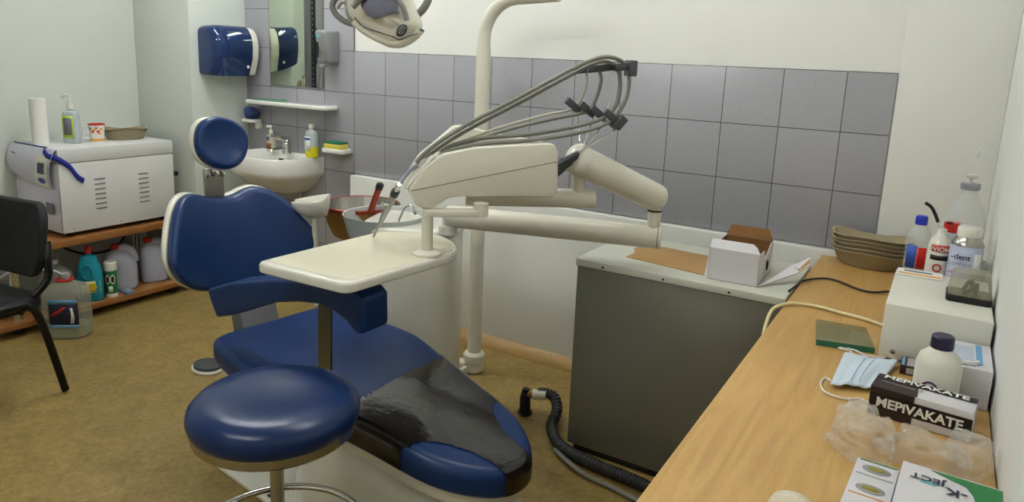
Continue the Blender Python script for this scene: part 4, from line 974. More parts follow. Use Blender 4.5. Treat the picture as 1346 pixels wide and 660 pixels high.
# mirror
t = thing('mirror', 'tall frameless mirror with dark beaded strip above the ceramic shelf', 'mirror', (-.44, -.008, 1.23))
MB().box((-.664, -.0135, 1.232), (-.225, -.0085, 2.05), .001).build('mirror_glass', 'mirror', t)
MB().box((-.372, -.017, 1.232), (-.318, -.0138, 2.05), .001).build('side_strip', mat('slate_strip', (92, 96, 98), .2, .3), t)
MB().box((-.316, -.019, 1.232), (-.283, -.0138, 2.05), .001).build('dark_strip', 'black', t)
MB().box((-.281, -.017, 1.232), (-.225, -.0138, 2.05), .001).build('side_strip', mat('bevel_strip', (150, 150, 152), .12, .8), t)
for k in range(26):
    z = 1.25+k*.03
    MB().lathe([(0, -.003), (.003, -.002), (.0035, 0), (.003, .002), (0, .003)], (-.300, -.0205, z), 8, close=False).build('bead', 'chrome', t)
MB().lathe([(0, 0), (.003, 0), (.003, .001), (0, .001)], (-.40, -.0136, 1.262), 10, M=Matrix.Rotation(PI/2, 3, 'X')).build('mirror_clip', 'black', t)

# towel dispenser on corner block side
t = thing('towel_dispenser', 'blue translucent paper towel dispenser on the white wall left of the mirror', 'dispenser', (-.885, -.165, 1.27))
def tdp(sc, grow=0):
    z0, z1 = 1.275-grow, 1.555+grow; w_ = .165+grow
    pr = [(-.884, z0+.03), (-.884, z1)]
    pts = [(-.884, z0), (-.884, z1), (-.86, z1+.005)]
    for k in range(9):
        a = PI/2*(1-k/8*1.0); pts.append((-.884+w_*(.52+.48*math.cos(a)), z1-.11+.115*math.sin(a)))
    pts += [(-.884+w_*.97, z0+.10), (-.884+w_*.80, z0+.02), (-.884+w_*.74, z0)]
    return pts
pr = tdp(1)
b = MB(); vs = []; k_n = len(pr)
tl = [(-.332, .35), (-.33, .62), (-.322, .8), (-.305, .93), (-.28, .985), (-.25, 1), (-.09, 1)]
for y, q in tl:
    for x, z in pr: vs.append(Vector((-.884+(x+.884)*(.35+.65*q), y, 1.40+(z-1.40)*(q*.5+.5 if z > 1.40 else .72+.28*q))))
b.add(vs, [[i*k_n+k, i*k_n+(k+1) % k_n, (i+1)*k_n+(k+1) % k_n, (i+1)*k_n+k] for i in range(len(tl)-1) for k in range(k_n)]+[list(range(k_n))[::-1], [(len(tl)-1)*k_n+k for k in range(k_n)]])
b.build('front_cover', 'bluetr', t, angle=50)
MB().prism([Vector((x, -.089, z)) for x, z in tdp(1, -.006)], (0, .05, 0), .012, seg=4).build('back_housing', 'white', t, angle=40)
MB().lathe([(0, 0), (.009, 0), (.009, .003), (0, .003)], (-.728, -.12, 1.33), 16, M=Matrix.Rotation(PI/2, 3, 'Y')).build('lock', 'white', t)
MB().lathe([(0, 0), (.03, 0), (.028, .004), (0, .004)], (-.721, -.14, 1.43), 24, M=Matrix.Rotation(PI/2, 3, 'Y')).build('paper_spindle', 'bluetr', t)

# soap dispenser
t = thing('soap_dispenser', 'silver wall soap dispenser with oval window right of the mirror', 'dispenser', (-.15, -.008, 1.36))
so_ = [(q[0], q[1]) for q in rrect(.082, .185, .018, 6)]
b = MB(); b.pad(so_, .115, .016, lambda x, y, h: Vector((-.145+x*(1-.10*(h/.115)), -.0085-h*(1-.25*max(0, -(y)/.0925)), 1.462+y*(1-.06*(h/.115)))), caps=4); b.build('housing', 'silver', t, angle=50)
MB().lathe([(0, 0), (.010, 0), (.010, .0012), (0, .0012)], (-.15, -.1245, 1.515), 20, M=Matrix.Rotation(PI/2, 3, 'X')).build('round_badge', 'cyan', t)
b = MB(); b.pad(rrect(.014, .085, .0069, 5), .002, .001, lambda x, y, h: Vector((-.155+x, -.1238-h, 1.445+y)), caps=2); b.build('level_window', 'black', t)
MB().box((-.165, -.105, 1.352), (-.13, -.06, 1.37), .004).build('push_lever', 'greypl', t)

# ------------------------------------------------------------------ on the metal cabinet
b = MB(); cb = [atZ(u, v, .7505) for u, v in [(823, 338), (832, 334), (835, 331), (833, 327), (846, 324), (870, 325), (931, 337), (925, 362)]]
b.prism(cb, (0, 0, .0025), .0008); o = b.build('cardboard_sheet', 'card'); recenter(o, (2.0, -.48, .7505)); tag(o, 'flat brown cardboard sheet lying on the metal cabinet', 'cardboard')
k0, k1 = Vector((2.192, -.652, .7505)), Vector((2.350, -.648, .7505))
ux = (k1-k0).normalized(); uy = Vector((-ux.y, ux.x, 0)); W_, D_, H_ = .160, .225, .108
k0 = k0+uy*.0
t = thing('carton_box', 'open white carton with brown inside on the metal cabinet', 'box', k0+ux*W_/2+uy*D_/2)
def kp(x, y, z): return k0+ux*x+uy*y+Vector((0, 0, z))
def panel(name, P, m1, m2, th=.0022, parent=None):
    b = MB(); n = (P[1]-P[0]).cross(P[-1]-P[0]).normalized()*th; k = len(P)
    b.add(P, [list(range(k))], m1); b.add([q-n for q in P], [list(range(k))[::-1]], m2)
    vs = P+[q-n for q in P]; b.add(vs, [[i, (i+1) % k, k+(i+1) % k, k+i] for i in range(k)], m1)
    return b.build(name, None, parent, smooth=False)
panel('bottom_panel', [kp(0, 0, .003), kp(W_, 0, .003), kp(W_, D_, .003), kp(0, D_, .003)], 'cardin', 'cardw', .002, t)
panel('side_panel', [kp(0, 0, 0), kp(W_, 0, 0), kp(W_, 0, H_), kp(0, 0, H_)], 'cardw', 'cardin', .0022, t)
panel('side_panel', [kp(W_, D_, 0), kp(0, D_, 0), kp(0, D_, H_), kp(W_, D_, H_)], 'cardw', 'cardin', .0022, t)
panel('side_panel', [kp(0, D_, 0), kp(0, 0, 0), kp(0, 0, H_), kp(0, D_, H_)], 'cardw', 'cardin', .0022, t)
panel('side_panel', [kp(W_, 0, 0), kp(W_, D_, 0), kp(W_, D_, H_), kp(W_, D_*.85, H_), kp(W_, D_*.68, H_*.86), kp(W_, D_*.4, H_*.68), kp(W_, D_*.33, H_*.98), kp(W_, 0, H_)], 'cardw', 'cardin', .0022, t)
panel('flap', [kp(0, 0, H_), kp(W_, 0, H_), kp(W_-.012, .012, H_+.018), kp(W_-.028, .022, H_+.026), kp(.0, .02, H_+.026)], 'cardw', 'cardin', .002, t)
panel('flap', [kp(W_, D_, H_), kp(0, D_, H_), kp(0.01, D_+.02, H_+.034), kp(W_-.02, D_+.02, H_+.034)], 'cardin', 'cardin', .002, t)
MB().box((0, 0, 0), (.05, .05, .06), .008, M=Matrix.Translation(kp(W_*.62, D_*.3, .02))).build('black_insert', 'black', t)
# slanting side flap with hole
fl = [kp(W_+.002, .0, .0), kp(W_+.002, .012, .001), kp(W_+.07, .14, .045), kp(W_+.09, .17, .050), kp(W_+.125, .20, .075), kp(W_+.13, .19, .075), kp(W_+.13, .165, .055), kp(W_+.10, .125, .035), kp(W_+.08, .11, .025)]
panel('side_flap', fl, 'card', 'cardw', .0022, t)
b = MB(); b.lathe([(.006, 0), (.012, 0), (.012, .0012), (.006, .0012)], kp(W_+.098, .15, .049), 16, close=False, M=Matrix.Rotation(.35, 3, 'Y')); b.build('flap_hole', 'cardw', t)
b = MB()
for k in range(7):
    a = -.2+k*.3; b.tube([kp(W_+.0035, D_*.56, .03), kp(W_+.0035, D_*.56+.02*math.cos(a), .03+.03*abs(math.sin(a+.3)))], .002, 6)
b.build('torn_tear', 'black', t)

# ------------------------------------------------------------------ on the desk
def onbox(name, lo, hi, m, label, cat, rot=0, bev=.002):
    pass
# kidney dish stack
k_ = kidney('kidney_dish', (2.625, -.095, DZ), .27, .152, .055, math.radians(-4), 'pulp kidney dish at back of desk, lowest of five', group='pulp kidney dishes stacked on the desk')
nm = ['second from the bottom', 'middle', 'second from the top', 'topmost']
for i in range(4):
    dup(k_, (2.625-.002*i, -.095+.003*(i % 2), DZ+.0145*(i+1)), math.radians([2, -2, 1.5, -3][i]), label='pulp kidney dish at back of desk, %s of five' % nm[i])

# white apparatus box
WX0, WX1, WY0, WY1, WZ = 2.735, 2.958, -1.045, -.665, .893
t = thing('apparatus_box', 'plain white metal apparatus box on the desk against the right wall', 'apparatus', ((WX0+WX1)/2, (WY0+WY1)/2, DZ))
MB().box((WX0, WY0, DZ+.004), (WX1, WY1, WZ), .004).build('housing', 'white', t)
MB().lathe([(0, 0), (.006, 0), (.006, .002), (.003, .004), (0, .004)], (WX0+.03, WY0, DZ+.024), 14, M=Matrix.Rotation(PI/2, 3, 'X')).build('screw', 'dullsteel', t)
for x in (WX0+.03, WX1-.03):
    for y in (WY0+.03, WY1-.03): MB().lathe([(.01, 0), (.01, .005)], (x, y, DZ), 12).build('foot', 'black', t)
MB().box((WX0-.006, WY0+.16, DZ+.05), (WX0, WY0+.19, DZ+.08), .002).build('red_switch', 'red', t)
# booklet on its back edge
b = MB(); b.box((WX0+.004, WY1-.075, WZ+.0005), (WX0+.115, WY1-.004, WZ+.004), .0006, m='paper'); b.box((WX0+.008, WY1-.066, WZ+.004), (WX0+.112, WY1-.052, WZ+.0046), 0, m='orange'); b.box((WX0+.02, WY1-.035, WZ+.004), (WX0+.09, WY1-.02, WZ+.0046), 0, m='greyprint'); o = b.build('leaflet', None); recenter(o, (WX0+.06, WY1-.04, WZ)); tag(o, 'folded leaflet with orange strip on the back edge of the white apparatus box', 'leaflet')
# small case with clear lid and black thing
cx0, cy0 = 2.908, -.875
t = thing('lens_case', 'small black case with clear domed lid on the white apparatus box', 'case', (cx0, cy0, WZ))
MB().pad(rrect(.098, .10, .01, 4), .014, .003, lambda x, y, h: Vector((cx0+x, cy0+y, WZ+h))).build('base_tray', 'black', t)
def lidf(x, y, h): 
    k = h/.058; return Vector((cx0+x*(1-.16*k), cy0+y*(1-.14*k), WZ+.0142+h))
MB().pad(rrect(.096, .098, .012, 4), .058, .012, lidf).build('clear_lid', 'clearbox', t)
b = MB(); rg = random.Random(5)
for k in range(5):
    a = rg.uniform(0, 6.28); b.tube(sm([Vector((cx0+.015*math.cos(a+j), cy0+.02*math.sin(a+j), WZ+.018+.012*((j+k) % 3))) for j in range(4)], 4), .005, 8)
b.build('black_contents', 'black', t)

# bottles behind the box
def onface(c, M, x, y, z): return Vector(c)+M @ Vector((x, y, z))
p = Vector((2.777, -.505, DZ)); t = thing('spirit_bottle', 'clear ribbed bottle with blue cap standing behind the white apparatus box', 'bottle', p)
prof = [(0, 0), (.033, 0), (.034, .01)]
for k in range(9): prof += [(.034, .02+k*.02), (.0325, .03+k*.02)]
prof += [(.034, .205), (.03, .225), (.016, .245), (.014, .252)]
MB().lathe(prof, p, 32, close=False).build('bottle_body', 'clear', t)
MB().lathe([(0, .25), (.0165, .25), (.0165, .272), (.013, .277), (0, .277)], p, 20, close=False).build('cap', 'bluecap', t)
def wraplabel(c, r, a0, a1, z0, z1, n=10): 
    b = MB(); b.add([Vector(c)+Vector((r*math.cos(math.radians(a0+(a1-a0)*i/n)), r*math.sin(math.radians(a0+(a1-a0)*i/n)), z)) for i in range(n+1) for z in (z0, z1)], [[2*i, 2*i+2, 2*i+3, 2*i+1] for i in range(n)]); return b
wraplabel(p, .0352, -88, -30, .12, .185).build('label', 'red', t, solid=.0006)
wraplabel(p, .0352, -140, -92, .12, .19).build('label', 'blueprint', t, solid=.0006)
p = Vector((2.834, -.565, DZ)); t = thing('reagent_bottle', 'white bottle with red and black label in front of the ribbed bottle', 'bottle', p)
MB().lathe([(0, 0), (.031, 0), (.032, .01), (.032, .20), (.027, .225), (.013, .243), (.012, .255), (0, .255)], p, 32, close=False).build('bottle_body', 'whitegloss', t)
wraplabel(p, .0326, -130, -20, .192, .212).build('red_label', 'red', t, solid=.0006)
wraplabel(p, .0326, -130, -20, .168, .182).build('dark_label', 'blackprint', t, solid=.0006)
dv = (Vector((CAM.x, CAM.y, 0))-Vector((p.x, p.y, 0))).normalized(); sx_ = Vector((-dv.y, dv.x, 0))
text('EVIOM', p+dv*.0338-sx_*.026+Vector((0, 0, .195)), sx_, (0, 0, 1), .018, 'whitegloss', t, 'lettering', bold=.02)
MB().lathe([(.008, 0), (.012, 0), (.012, .001), (.008, .001)], p+dv*.0325+Vector((0, 0, .145)), 20, close=False, M=Matrix.Rotation(math.atan2(dv.y, dv.x), 3, 'Z') @ Matrix.Rotation(PI/2, 3, 'Y')).build('round_print', 'red', t)
nz0 = p+Vector((0, 0, .253)); nz = [atY(u, v, p.y) for u, v in [(1233, 292), (1229, 281), (1224, 272), (1216, 266.5)]]
MB().tube([nz0, nz[0]], [.008, .0045], 12).build('nozzle_tube', 'clear', t)
MB().tube(sm(nz, 5), .0048, 10).build('bent_nozzle', 'black', t)
p = Vector((2.858, -.47, DZ)); t = thing('red_capped_bottle', 'white bottle with flat red cap behind the spray can', 'bottle', p)
MB().lathe([(0, 0), (.034, 0), (.034, .2), (.028, .225), (.02, .235), (0, .235)], p, 28, close=False).build('bottle_body', 'milk', t)
MB().lathe([(0, .234), (.0225, .234), (.0225, .258), (.02, .262), (0, .262)], p, 24, close=False).build('cap', 'red', t)
b = MB(); b.tube([p+Vector((-.008+.008*math.cos(k*PI/8), .008*math.sin(k*PI/8)-.018, .262)) for k in range(17)], .002, 6, caps=False); b.build('cap_loop', 'black', t)
p = Vector((2.898, -.608, DZ)); t = thing('spray_can', 'lilac aerosol can with white cap and script lettering beside the right wall', 'can', p)
MB().lathe([(0, 0), (.04, 0), (.041, .004), (.041, .228), (.040, .23)], p, 36, close=False).build('can_body', 'spray', t)
MB().lathe([(.0415, .228), (.041, .233), (.030, .252), (.026, .254), (0, .254)], p, 36, close=False).build('can_shoulder', 'steel', t)
MB().lathe([(0, .252), (.0285, .252), (.03, .258), (.03, .275), (.027, .28), (0, .281)], p, 30, close=False).build('cap', 'whitegloss', t)
dv = (Vector((CAM.x-.25, CAM.y, 0))-Vector((p.x, p.y, 0))).normalized(); sx_ = Vector((-dv.y, dv.x, 0))
text('-dent', p+dv*.0435-sx_*.03+Vector((0, 0, .192)), sx_, (0, 0, 1), .022, 'blackprint', t, 'lettering', bold=.01)
text('COMPANY', p+dv*.0435-sx_*.034+Vector((0, 0, .174)), sx_, (0, 0, 1), .012, 'greyprint', t, 'lettering')
text('oil', p+dv*.0435-sx_*.034+Vector((0, 0, .15)), sx_, (0, 0, 1), .014, 'red', t, 'lettering')
wraplabel(p, .0416, -62, -28, .14, .21).build('small_label', 'paper', t, solid=.0006)
p = Vector((2.89, -.36, DZ)); t = thing('clear_pump_bottle', 'large clear bottle with grey collar and clear pump behind the spray can', 'bottle', p)
MB().lathe([(0, 0), (.052, 0), (.054, .01), (.054, .255), (.046, .295), (.026, .33), (.022, .345), (.022, .355)], p, 36, close=False).build('bottle_body', 'clear', t)
MB().lathe([(0, .352), (.026, .352), (.027, .356), (.027, .37), (.0, .37)], p, 24, close=False).build('collar', mat('lilac_grey_collar', (150, 150, 158), .4), t)
MB().lathe([(.006, .37), (.006, .385), (.016, .388), (.017, .397), (.006, .402), (0, .402)], p, 20, close=False).build('pump_head', mat('frosted_white', (228, 228, 220), .3, trans=.3), t)
b = MB(); b.tube([p+Vector((0, 0, .40)), p+Vector((.012, .0, .50))], .0035, 8); b.tube([p+Vector((0.002, 0, .45)), p+Vector((.004, 0, .47))], .009, 10); b.build('clear_rod', 'clear', t)
p = Vector((2.935, -.50, DZ)); b = MB(); b.lathe([(0, 0), (.024, 0), (.026, .01), (.026, .15), (.02, .17), (0, .175)], p, 24, close=False); o = b.build('small_white_jar', 'white'); recenter(o, p); tag(o, 'small plain white jar tucked between spray can and right wall', 'jar')

# glass slab
P4 = [atZ(1090, 420, DZ+.016), atZ(1156, 428, DZ+.016), atZ(1155, 458, DZ+.016), atZ(1073, 446, DZ+.016)]
g0 = P4[3]; gx = (P4[2]-P4[3]).normalized(); gy = Vector((-gx.y, gx.x, 0)); gw = .137; gh = .165
t = thing('glass_block', 'thick green-edged glass slab on the desk beside the white apparatus box', 'glass slab', g0+gx*gw/2+gy*gh/2-Vector((0, 0, .016)))
gp = [g0, g0+gx*gw, g0+gx*gw+gy*gh*.93, g0+gx*.012+gy*gh]
gp = [q-Vector((0, 0, .0155)) for q in gp]
MB().prism(gp, (0, 0, .0155), .001).build('slab', 'glassg', t)
MB().prism([gp[0]-gy*.0008, gp[1]-gy*.0008, gp[1]-gy*.0008+Vector((0, 0, .0155)), gp[0]-gy*.0008+Vector((0, 0, .0155))], -gy*.0005).build('front_edge', 'glassedge', t)

# face mask
m0 = [atZ(u, v, DZ+.008) for u, v in [(1110, 466), (1181, 477), (1149, 512), (1091, 507)]]
def mk(u, v):
    q = (m0[0]*(1-u)+m0[1]*u)*(1-v)+(m0[3]*(1-u)+m0[2]*u)*v
    return q+Vector((0, 0, .004+.008*math.sin(PI*v)*math.sin(PI*u)+.0015*math.sin(u*22)+.002*math.sin(9*u+4*v)))
t = thing('face_mask', 'pale blue surgical face mask lying on the desk beside the dark carton', 'face mask', (m0[0]+m0[2])/2-Vector((0, 0, .008)))
MB().grid(mk, 24, 14).build('mask_panel', 'mask', t, angle=80, solid=.0016)
for uu in (.42, .60):
    MB().tube([mk(uu, v/10)+Vector((0, 0, .0012)) for v in range(1, 10)], .0008, 6).build('pleat_line', 'lblue', t)
for L_ in ([(1122, 469), (1118, 462), (1103, 458), (1108, 457), (1125, 461), (1140, 468), (1160, 470), (1172, 469), (1174, 475)], [(1093, 501), (1085, 497), (1079, 503), (1082, 513), (1095, 520), (1112, 524), (1130, 524), (1144, 530), (1152, 530)]):
    MB().tube(sm([atZ(u, v, DZ+.004) for u, v in L_], 5), .0022, 8).build('ear_loop', 'paper', t, angle=80)

# glove box behind
GX0, GX1, GY0, GY1, GZ = 2.850, 2.958, -1.226, -1.055, .838
t = thing('tissue_box', 'white box with blue printed top against the right wall', 'box', ((GX0+GX1)/2, (GY0+GY1)/2, DZ))
MB().box((GX0, GY0, DZ+.0005), (GX1, GY1, GZ), .002).build('carton', 'cardw', t)
b = MB(); b.box((GX1-.03, GY0+.03, GZ), (GX1-.018, GY1-.01, GZ+.0006)); b.build('blue_stripe', 'lblue', t)
b = MB(); b.box((GX0+.004, GY1-.03, GZ), (GX0+.03, GY1-.006, GZ+.0006)); b.build('blue_stripe', 'lblue', t)
b = MB()
for k in range(9): b.box((GX0+.02, GY1-.035-k*.012, GZ), (GX1-.034, GY1-.0375-k*.012, GZ+.0005))
b.build('print_lines', 'lblue', t)
b = MB(); b.add([Vector((GX0+.004, GY0+.06, GZ+.001)), Vector((GX0+.04, GY0+.045, GZ+.001)), Vector((GX0+.035, GY0+.02, GZ+.001)), Vector((GX0+.003, GY0+.03, GZ+.001))], [[0, 1, 2, 3]]); b.build('opening', 'black', t, solid=.0006)
MB().tube(sm([(GX0+.03, GY0+.03, GZ+.004), (GX0+.045, GY0+.012, GZ+.005), (GX0+.075, GY0+.02, GZ+.006), (GX0+.08, GY0+.035, GZ+.004)], 5), .004, 8).build('tissue_edge', 'paper', t)

# white bottle with dark cap
p = Vector((2.858, -1.272, DZ)); t = thing('white_bottle', 'round white plastic bottle with dark blue cap behind the dark carton', 'bottle', p)
MB().lathe([(0, 0), (.041, 0), (.043, .005), (.043, .098), (.038, .116), (.024, .13), (.020, .136), (0, .136)], p, 36, close=False).build('bottle_body', 'white', t)
MB().lathe([(0, .134), (.0215, .134), (.022, .138), (.0215, .158), (.018, .162), (0, .162)], p, 24, close=False).build('cap', 'darkblue', t)
MB().lathe([(.012, 0), (.016, 0), (.016, .0006), (.012, .0006)], p+Vector((-.012, -.0435, .055)), 24, close=False, M=Matrix.Rotation(PI/2, 3, 'X')).build('purple_print', mat('purple_print', (90, 30, 90), .5), t)
# small dark packet by the mask
b = MB(); b.box((2.787, -1.12, DZ+.0005), (2.835, -1.055, DZ+.022), .001, m='maroon'); b.box((2.80, -1.1205, DZ+.004), (2.815, -1.12, DZ+.018), m='greytext'); b.box((2.80, -1.115, DZ+.022), (2.822, -1.06, DZ+.0225), m='greytext'); b.box((2.789, -1.115, DZ+.022), (2.795, -1.06, DZ+.0225), m='lblue'); o = b.build('small_carton', None); recenter(o, (2.80, -1.09, DZ)); tag(o, 'small dark carton with pale print lying below the white apparatus box', 'carton')

# MEPIVAKATE box
mz = .812
a_ = atZ(1146, 521, mz); b_ = atZ(1284, 561, mz); ux = Vector(((b_-a_).x, (b_-a_).y, 0)).normalized(); uy = Vector((-ux.y, ux.x, 0)); W_ = .180; D_ = .073; H_ = mz-DZ-.0005
a_ = atZ(1146, 506, mz); 
a_ = Vector((a_.x, a_.y, DZ+.0005))
t = thing('anaesthetic_carton', 'dark and white carton lettered MEPIVAKATE on the desk', 'carton', a_+ux*W_/2+uy*D_/2)
def bp(x, y, z): return a_+ux*x+uy*y+Vector((0, 0, z))
MB().prism([bp(0, 0, 0), bp(W_, 0, 0), bp(W_, D_, 0), bp(0, D_, 0)], (0, 0, H_), .0015).build('carton', 'cardw', t)
e = .0006
def patch(name, P, n, m): MB().prism(P, n*e).build(name, m, t, smooth=False)
up_ = Vector((0, 0, 1))
patch('dark_front', [bp(0, -e, .0), bp(W_*.44, -e, .0), bp(W_*.44, -e, H_), bp(0, -e, H_)], -uy, 'maroon')
patch('dark_top', [bp(0, 0, H_+e), bp(W_*.46, 0, H_+e), bp(W_*.42, D_, H_+e), bp(0, D_, H_+e)], up_, 'maroon')
patch('front_stripe', [bp(0, -2*e, H_*.28), bp(W_, -2*e, H_*.28), bp(W_, -2*e, H_*.78), bp(0, -2*e, H_*.78)], -uy, 'blackprint')
patch('top_stripe', [bp(0, D_*.68, H_+2*e), bp(W_, D_*.68, H_+2*e), bp(W_, D_, H_+2*e), bp(0, D_, H_+2*e)], up_, 'blackprint')
patch('dark_side', [bp(-e, 0, 0), bp(-e, D_*.9, 0), bp(-e, D_*.9, H_), bp(-e, 0, H_)], -ux, 'maroon')
text('MEPiVAKATE', bp(.012, -4*e, H_*.37), ux, (0, 0, 1), .027, 'paper', t, 'lettering', bold=.03, sx=1.0)
text('MEPiVAKATE', bp(.012, D_*.72, H_+4*e), ux, uy, .027, 'paper', t, 'lettering', bold=.03)
text('MEPIVACAINE 3%', bp(.012, D_*.38, H_+4*e), ux, uy, .010, 'greytext', t, 'lettering')

# K-JECT boxes, lying at the front, with bag
mz2 = DZ+.062
P0 = atZ(1128, 600, mz2); ux = (atZ(1316, 640, mz2)-P0); ux.z = 0; ux.normalize(); ux = Vector((math.cos(math.radians(-3)), math.sin(math.radians(-3)), 0)); uy = Vector((-ux.y, ux.x, 0))
P0 = Vector((P0.x, P0.y, DZ+.0005))
def kbox(name, P, W, D, Hh, label):
    t = thing(name, label, 'carton', P+ux*W/2-uy*D/2)
    f = lambda x, y, z: P+ux*x-uy*y+Vector((0, 0, z))
    MB().prism([f(0, 0, 0), f(W, 0, 0), f(W, D, 0), f(0, D, 0)], (0, 0, Hh), .0015).build('carton', 'cardw', t)
    return t, f
t, f = kbox('needle_carton', P0, .062, .17, .0615, 'narrow white carton with olive oval prints at the near end of the desk')
for yy in (.03, .095):
    b = MB(); c_ = f(.032, yy, .0615+.0006); disc(b, c_, ux, uy, .021, .013); b.build('oval_frame', 'greytext', t, solid=.0006)
    b = MB(); disc(b, f(.032, yy, .0615+.0014), ux, uy, .013, .006); b.build('oval_print', 'olive', t, solid=.0006)
    b = MB(); q = [f(.005, yy+.022, .0621), f(.058, yy+.022, .0621), f(.058, yy+.0245, .0621), f(.005, yy+.0245, .0621)]; b.add(q, [[0, 1, 2, 3]]); b.build('gold_line', 'orange' if yy > .05 else 'greytext', t, solid=.0005)
b = MB(); b.add([f(.004, .004, .0621), f(.06, .004, .0621), f(.06, .007, .0621), f(.004, .007, .0621)], [[0, 1, 2, 3]]); b.build('green_line', 'green', t, solid=.0005)
P1 = P0+ux*.0640+uy*.022
t, f = kbox('syringe_carton', P1, .138, .19, .068, 'white and green carton with upside-down K JECT lettering at the near end')
zt = .068
b = MB(); b.add([f(.04, .006, zt+.0008), f(.137, .006, zt+.0008), f(.137, .03, zt+.0008), f(.09, .028, zt+.0008), f(.06, .016, zt+.0008)], [[0, 1, 2, 3, 4]])
b.add([f(.137, .03, zt+.0008), f(.137, .12, zt+.0008), f(.118, .10, zt+.0008), f(.105, .075, zt+.0008), f(.100, .05, zt+.0008), f(.09, .028, zt+.0008)], [[0, 1, 2, 3, 4, 5]])
b.build('green_print', 'green', t, smooth=False, solid=.0006)
text('-K', f(.093, .050, zt+.0016), -ux, -uy, .030, 'navy', t, 'lettering', bold=.02)
text('JECT', f(.062, .034, zt+.0016), -ux, -uy, .023, 'navy', t, 'lettering', bold=.02)
text('c e', f(.128, .10, zt+.0016), -ux, -uy, .026, 'navy', t, 'lettering', bold=.02)
b = MB(); b.add([f(.03, .05, zt+.0012), f(.052, .05, zt+.0012), f(.052, .054, zt+.0012), f(.03, .054, zt+.0012)], [[0, 1, 2, 3]]); b.build('small_print', 'cyan', t, solid=.0005)

# crumpled plastic bag
bgc = Vector((2.79, -1.56, DZ)); 
def bagf(c, ax_, ay_, hz, seed, sharp=1.0):
    def g(u, v):
        a = 2*PI*u; q = v; k = math.cos(PI/2*q)**.55 if q < 1 else 0
        x, y, z = ax_*math.cos(a)*k, ay_*math.sin(a)*k, hz*math.sin(PI/2*q)**.7
        P_ = Vector((x, y, z))
        d0 = noise.noise(P_*16+Vector((seed, 0, 0)))*.34
        d1 = abs(noise.noise(P_*34+Vector((0, seed, 3))))*.30-.09
        d2 = abs(noise.noise(P_*70+Vector((3, seed, 1))))*.09-.03
        f_ = 1+(d0+d1+d2)*sharp
        return c+Vector((x*f_, y*f_, max(.0012, z*f_)))
    return g
for c_, ax_, ay_, hz, seed, lb in ((Vector((2.745, -1.545, DZ)), .062, .075, .072, 2, 'crumpled clear plastic bag on the desk left of the white cartons'),
                               (Vector((2.845, -1.525, DZ)), .080, .045, .046, 9, 'crumpled clear film in front of the carton with white lettering'),
                               (Vector((2.915, -1.515, DZ)), .038, .055, .062, 5, 'small crumpled clear film tucked against the right wall')):
    b = MB(); b.grid(bagf(c_, ax_, ay_, hz, seed), 84, 36); o = b.build('plastic_bag', 'clearbag', angle=22); recenter(o, c_); tag(o, lb, 'bag', None)
# pale cloth-like cap at the frame's bottom edge
c_ = atZ(1040, 672, DZ); c_.z = DZ
b = MB(); b.lathe([(0, 0), (.036, 0), (.037, .004), (.03, .018), (.016, .026), (0, .028)], c_, 28, close=False); o = b.build('cotton_ball', mat('cotton', (222, 212, 190), .95, var=.12, scale=60, bump=.8, bscale=90), angle=70); recenter(o, c_); tag(o, 'round pale wad at the near edge of the desk', 'cotton')

# cables
def cable(name, pts, r, m, label):
    o = MB().tube(sm(pts, 8), r, 10).build(name, m, angle=80); tag(o, label, 'cable'); return o
cable('power_cable', [Vector((2.448, -.64, .756)), atZ(1046, 376, .757), atZ(1056, 369, .757), atZ(1080, 366, .756), atZ(1100, 369, .756), atZ(1125, 379, .756), atZ(1145, 384, .756), Vector((2.72, -.43, .756)), Vector((2.77, -.42, .756))], .0034, 'black', 'thin black cable crossing the desk to the white apparatus box')
cable('power_cable', [Vector((2.452, -1.02, .60)), Vector((2.452, -1.0, .72)), atZ(1012, 412, .758), atZ(1024, 402, .758), atZ(1045, 399, .757), atZ(1075, 403, .757), atZ(1105, 411, .757), atZ(1135, 419, .757), Vector((2.731, -.80, .757))], .005, 'cord', 'thick cream cable draped over the desk edge near the glass slab')

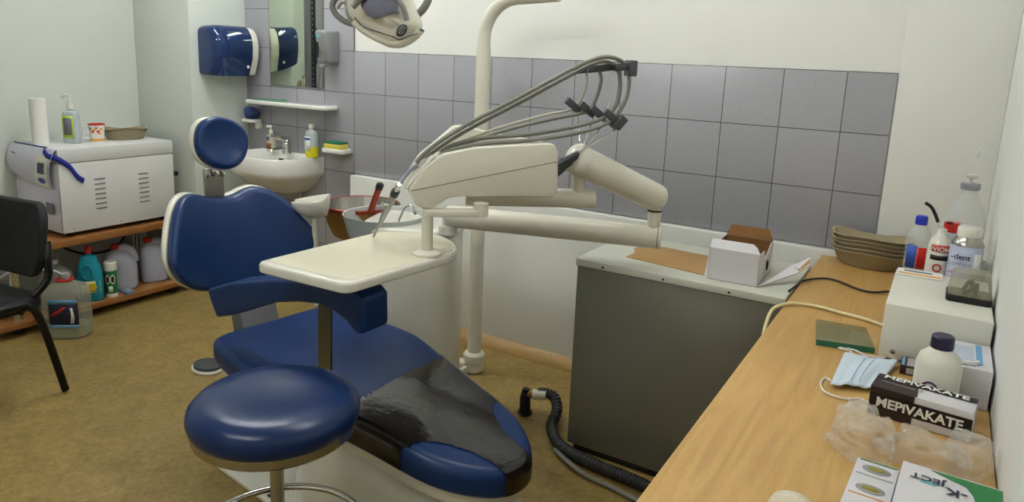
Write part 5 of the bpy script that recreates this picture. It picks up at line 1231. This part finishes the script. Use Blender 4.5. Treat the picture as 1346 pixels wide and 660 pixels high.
# ------------------------------------------------------------------ floor hose
hp_ = [(2.45, -.90, .03), (2.2, -.83, .03), (2.05, -.80, .032), (1.90, -.785, .03), (1.79, -.765, .03), (1.71, -.725, .03), (1.64, -.64, .035), (1.62, -.56, .06), (1.585, -.52, .09), (1.54, -.525, .10), (1.52, -.54, .095)]
t = thing('corrugated_hose', 'dark corrugated hose with connector lying on the floor in front of the metal cabinet', 'hose', (1.8, -.75, 0))
hpp = sm([Vector(q) for q in hp_], 16); P_ = []; R__ = []
L_ = 0
pts = hpp
dense = []
for i in range(len(pts)-1):
    nseg = max(1, int((pts[i+1]-pts[i]).length/.0028))
    for j in range(nseg): dense.append(pts[i].lerp(pts[i+1], j/nseg))
b = MB(); b.tube(dense, [(.0225 if (k//2) % 2 else .0195) for k in range(len(dense))], 16); b.build('hose', mat('black_grey_hose', (46, 46, 46), .5, var=.06), t, angle=25)
e0 = Vector(hp_[-1]); 
MB().tube([e0+Vector((.03, .01, .0)), e0+Vector((-.02, -.012, -.002))], .021, 16).build('hose_sleeve', 'cream', t)
MB().tube([e0+Vector((-.015, -.01, 0)), e0+Vector((-.055, -.025, -.005))], .017, 14).build('brass_fitting', 'potout', t)
MB().tube([e0+Vector((-.045, -.022, .02)), e0+Vector((-.048, -.022, -.02)), e0+Vector((-.046, -.02, -.105))], [.014, .022, .024], 16).build('valve', 'black', t)
b = MB(); vc = e0+Vector((-.047, -.02, -.085)); b.tube([vc+Vector((.03*math.cos(k*PI/8), .03*math.sin(k*PI/8), 0)) for k in range(17)], .003, 8, caps=False); b.build('valve_ring', 'blackmetal', t)
cable('drain_tube', [(2.42, -.96, .012), (2.15, -.885, .012), (2.0, -.855, .012), (1.88, -.84, .014), (1.80, -.81, .02), (1.72, -.765, .02)], .0085, 'greyhose', 'thin grey tube running beside the corrugated hose on the floor')

# ------------------------------------------------------------------ world, camera, view
w = bpy.data.worlds.new('world'); bpy.context.scene.world = w; w.use_nodes = True
w.node_tree.nodes['Background'].inputs[0].default_value = (.02, .02, .02, 1)
cd = bpy.data.cameras.new('camera'); cam = bpy.data.objects.new('camera', cd); C.objects.link(cam)
Mx = Matrix(((RM[0][0], RM[1][0], -RM[2][0], CAM.x), (RM[0][1], RM[1][1], -RM[2][1], CAM.y), (RM[0][2], RM[1][2], -RM[2][2], CAM.z), (0, 0, 0, 1)))
cam.matrix_world = Mx
cd.sensor_width = 36; cd.sensor_fit = 'HORIZONTAL'; cd.lens = FPX/1346*36; cd.shift_y = OY/1346; cd.clip_start = .02
sc = bpy.context.scene; sc.camera = cam
sc.view_settings.view_transform = 'Standard'; sc.view_settings.look = 'None'; sc.view_settings.exposure = 0; sc.view_settings.gamma = 1; sc.view_settings.use_curve_mapping = False
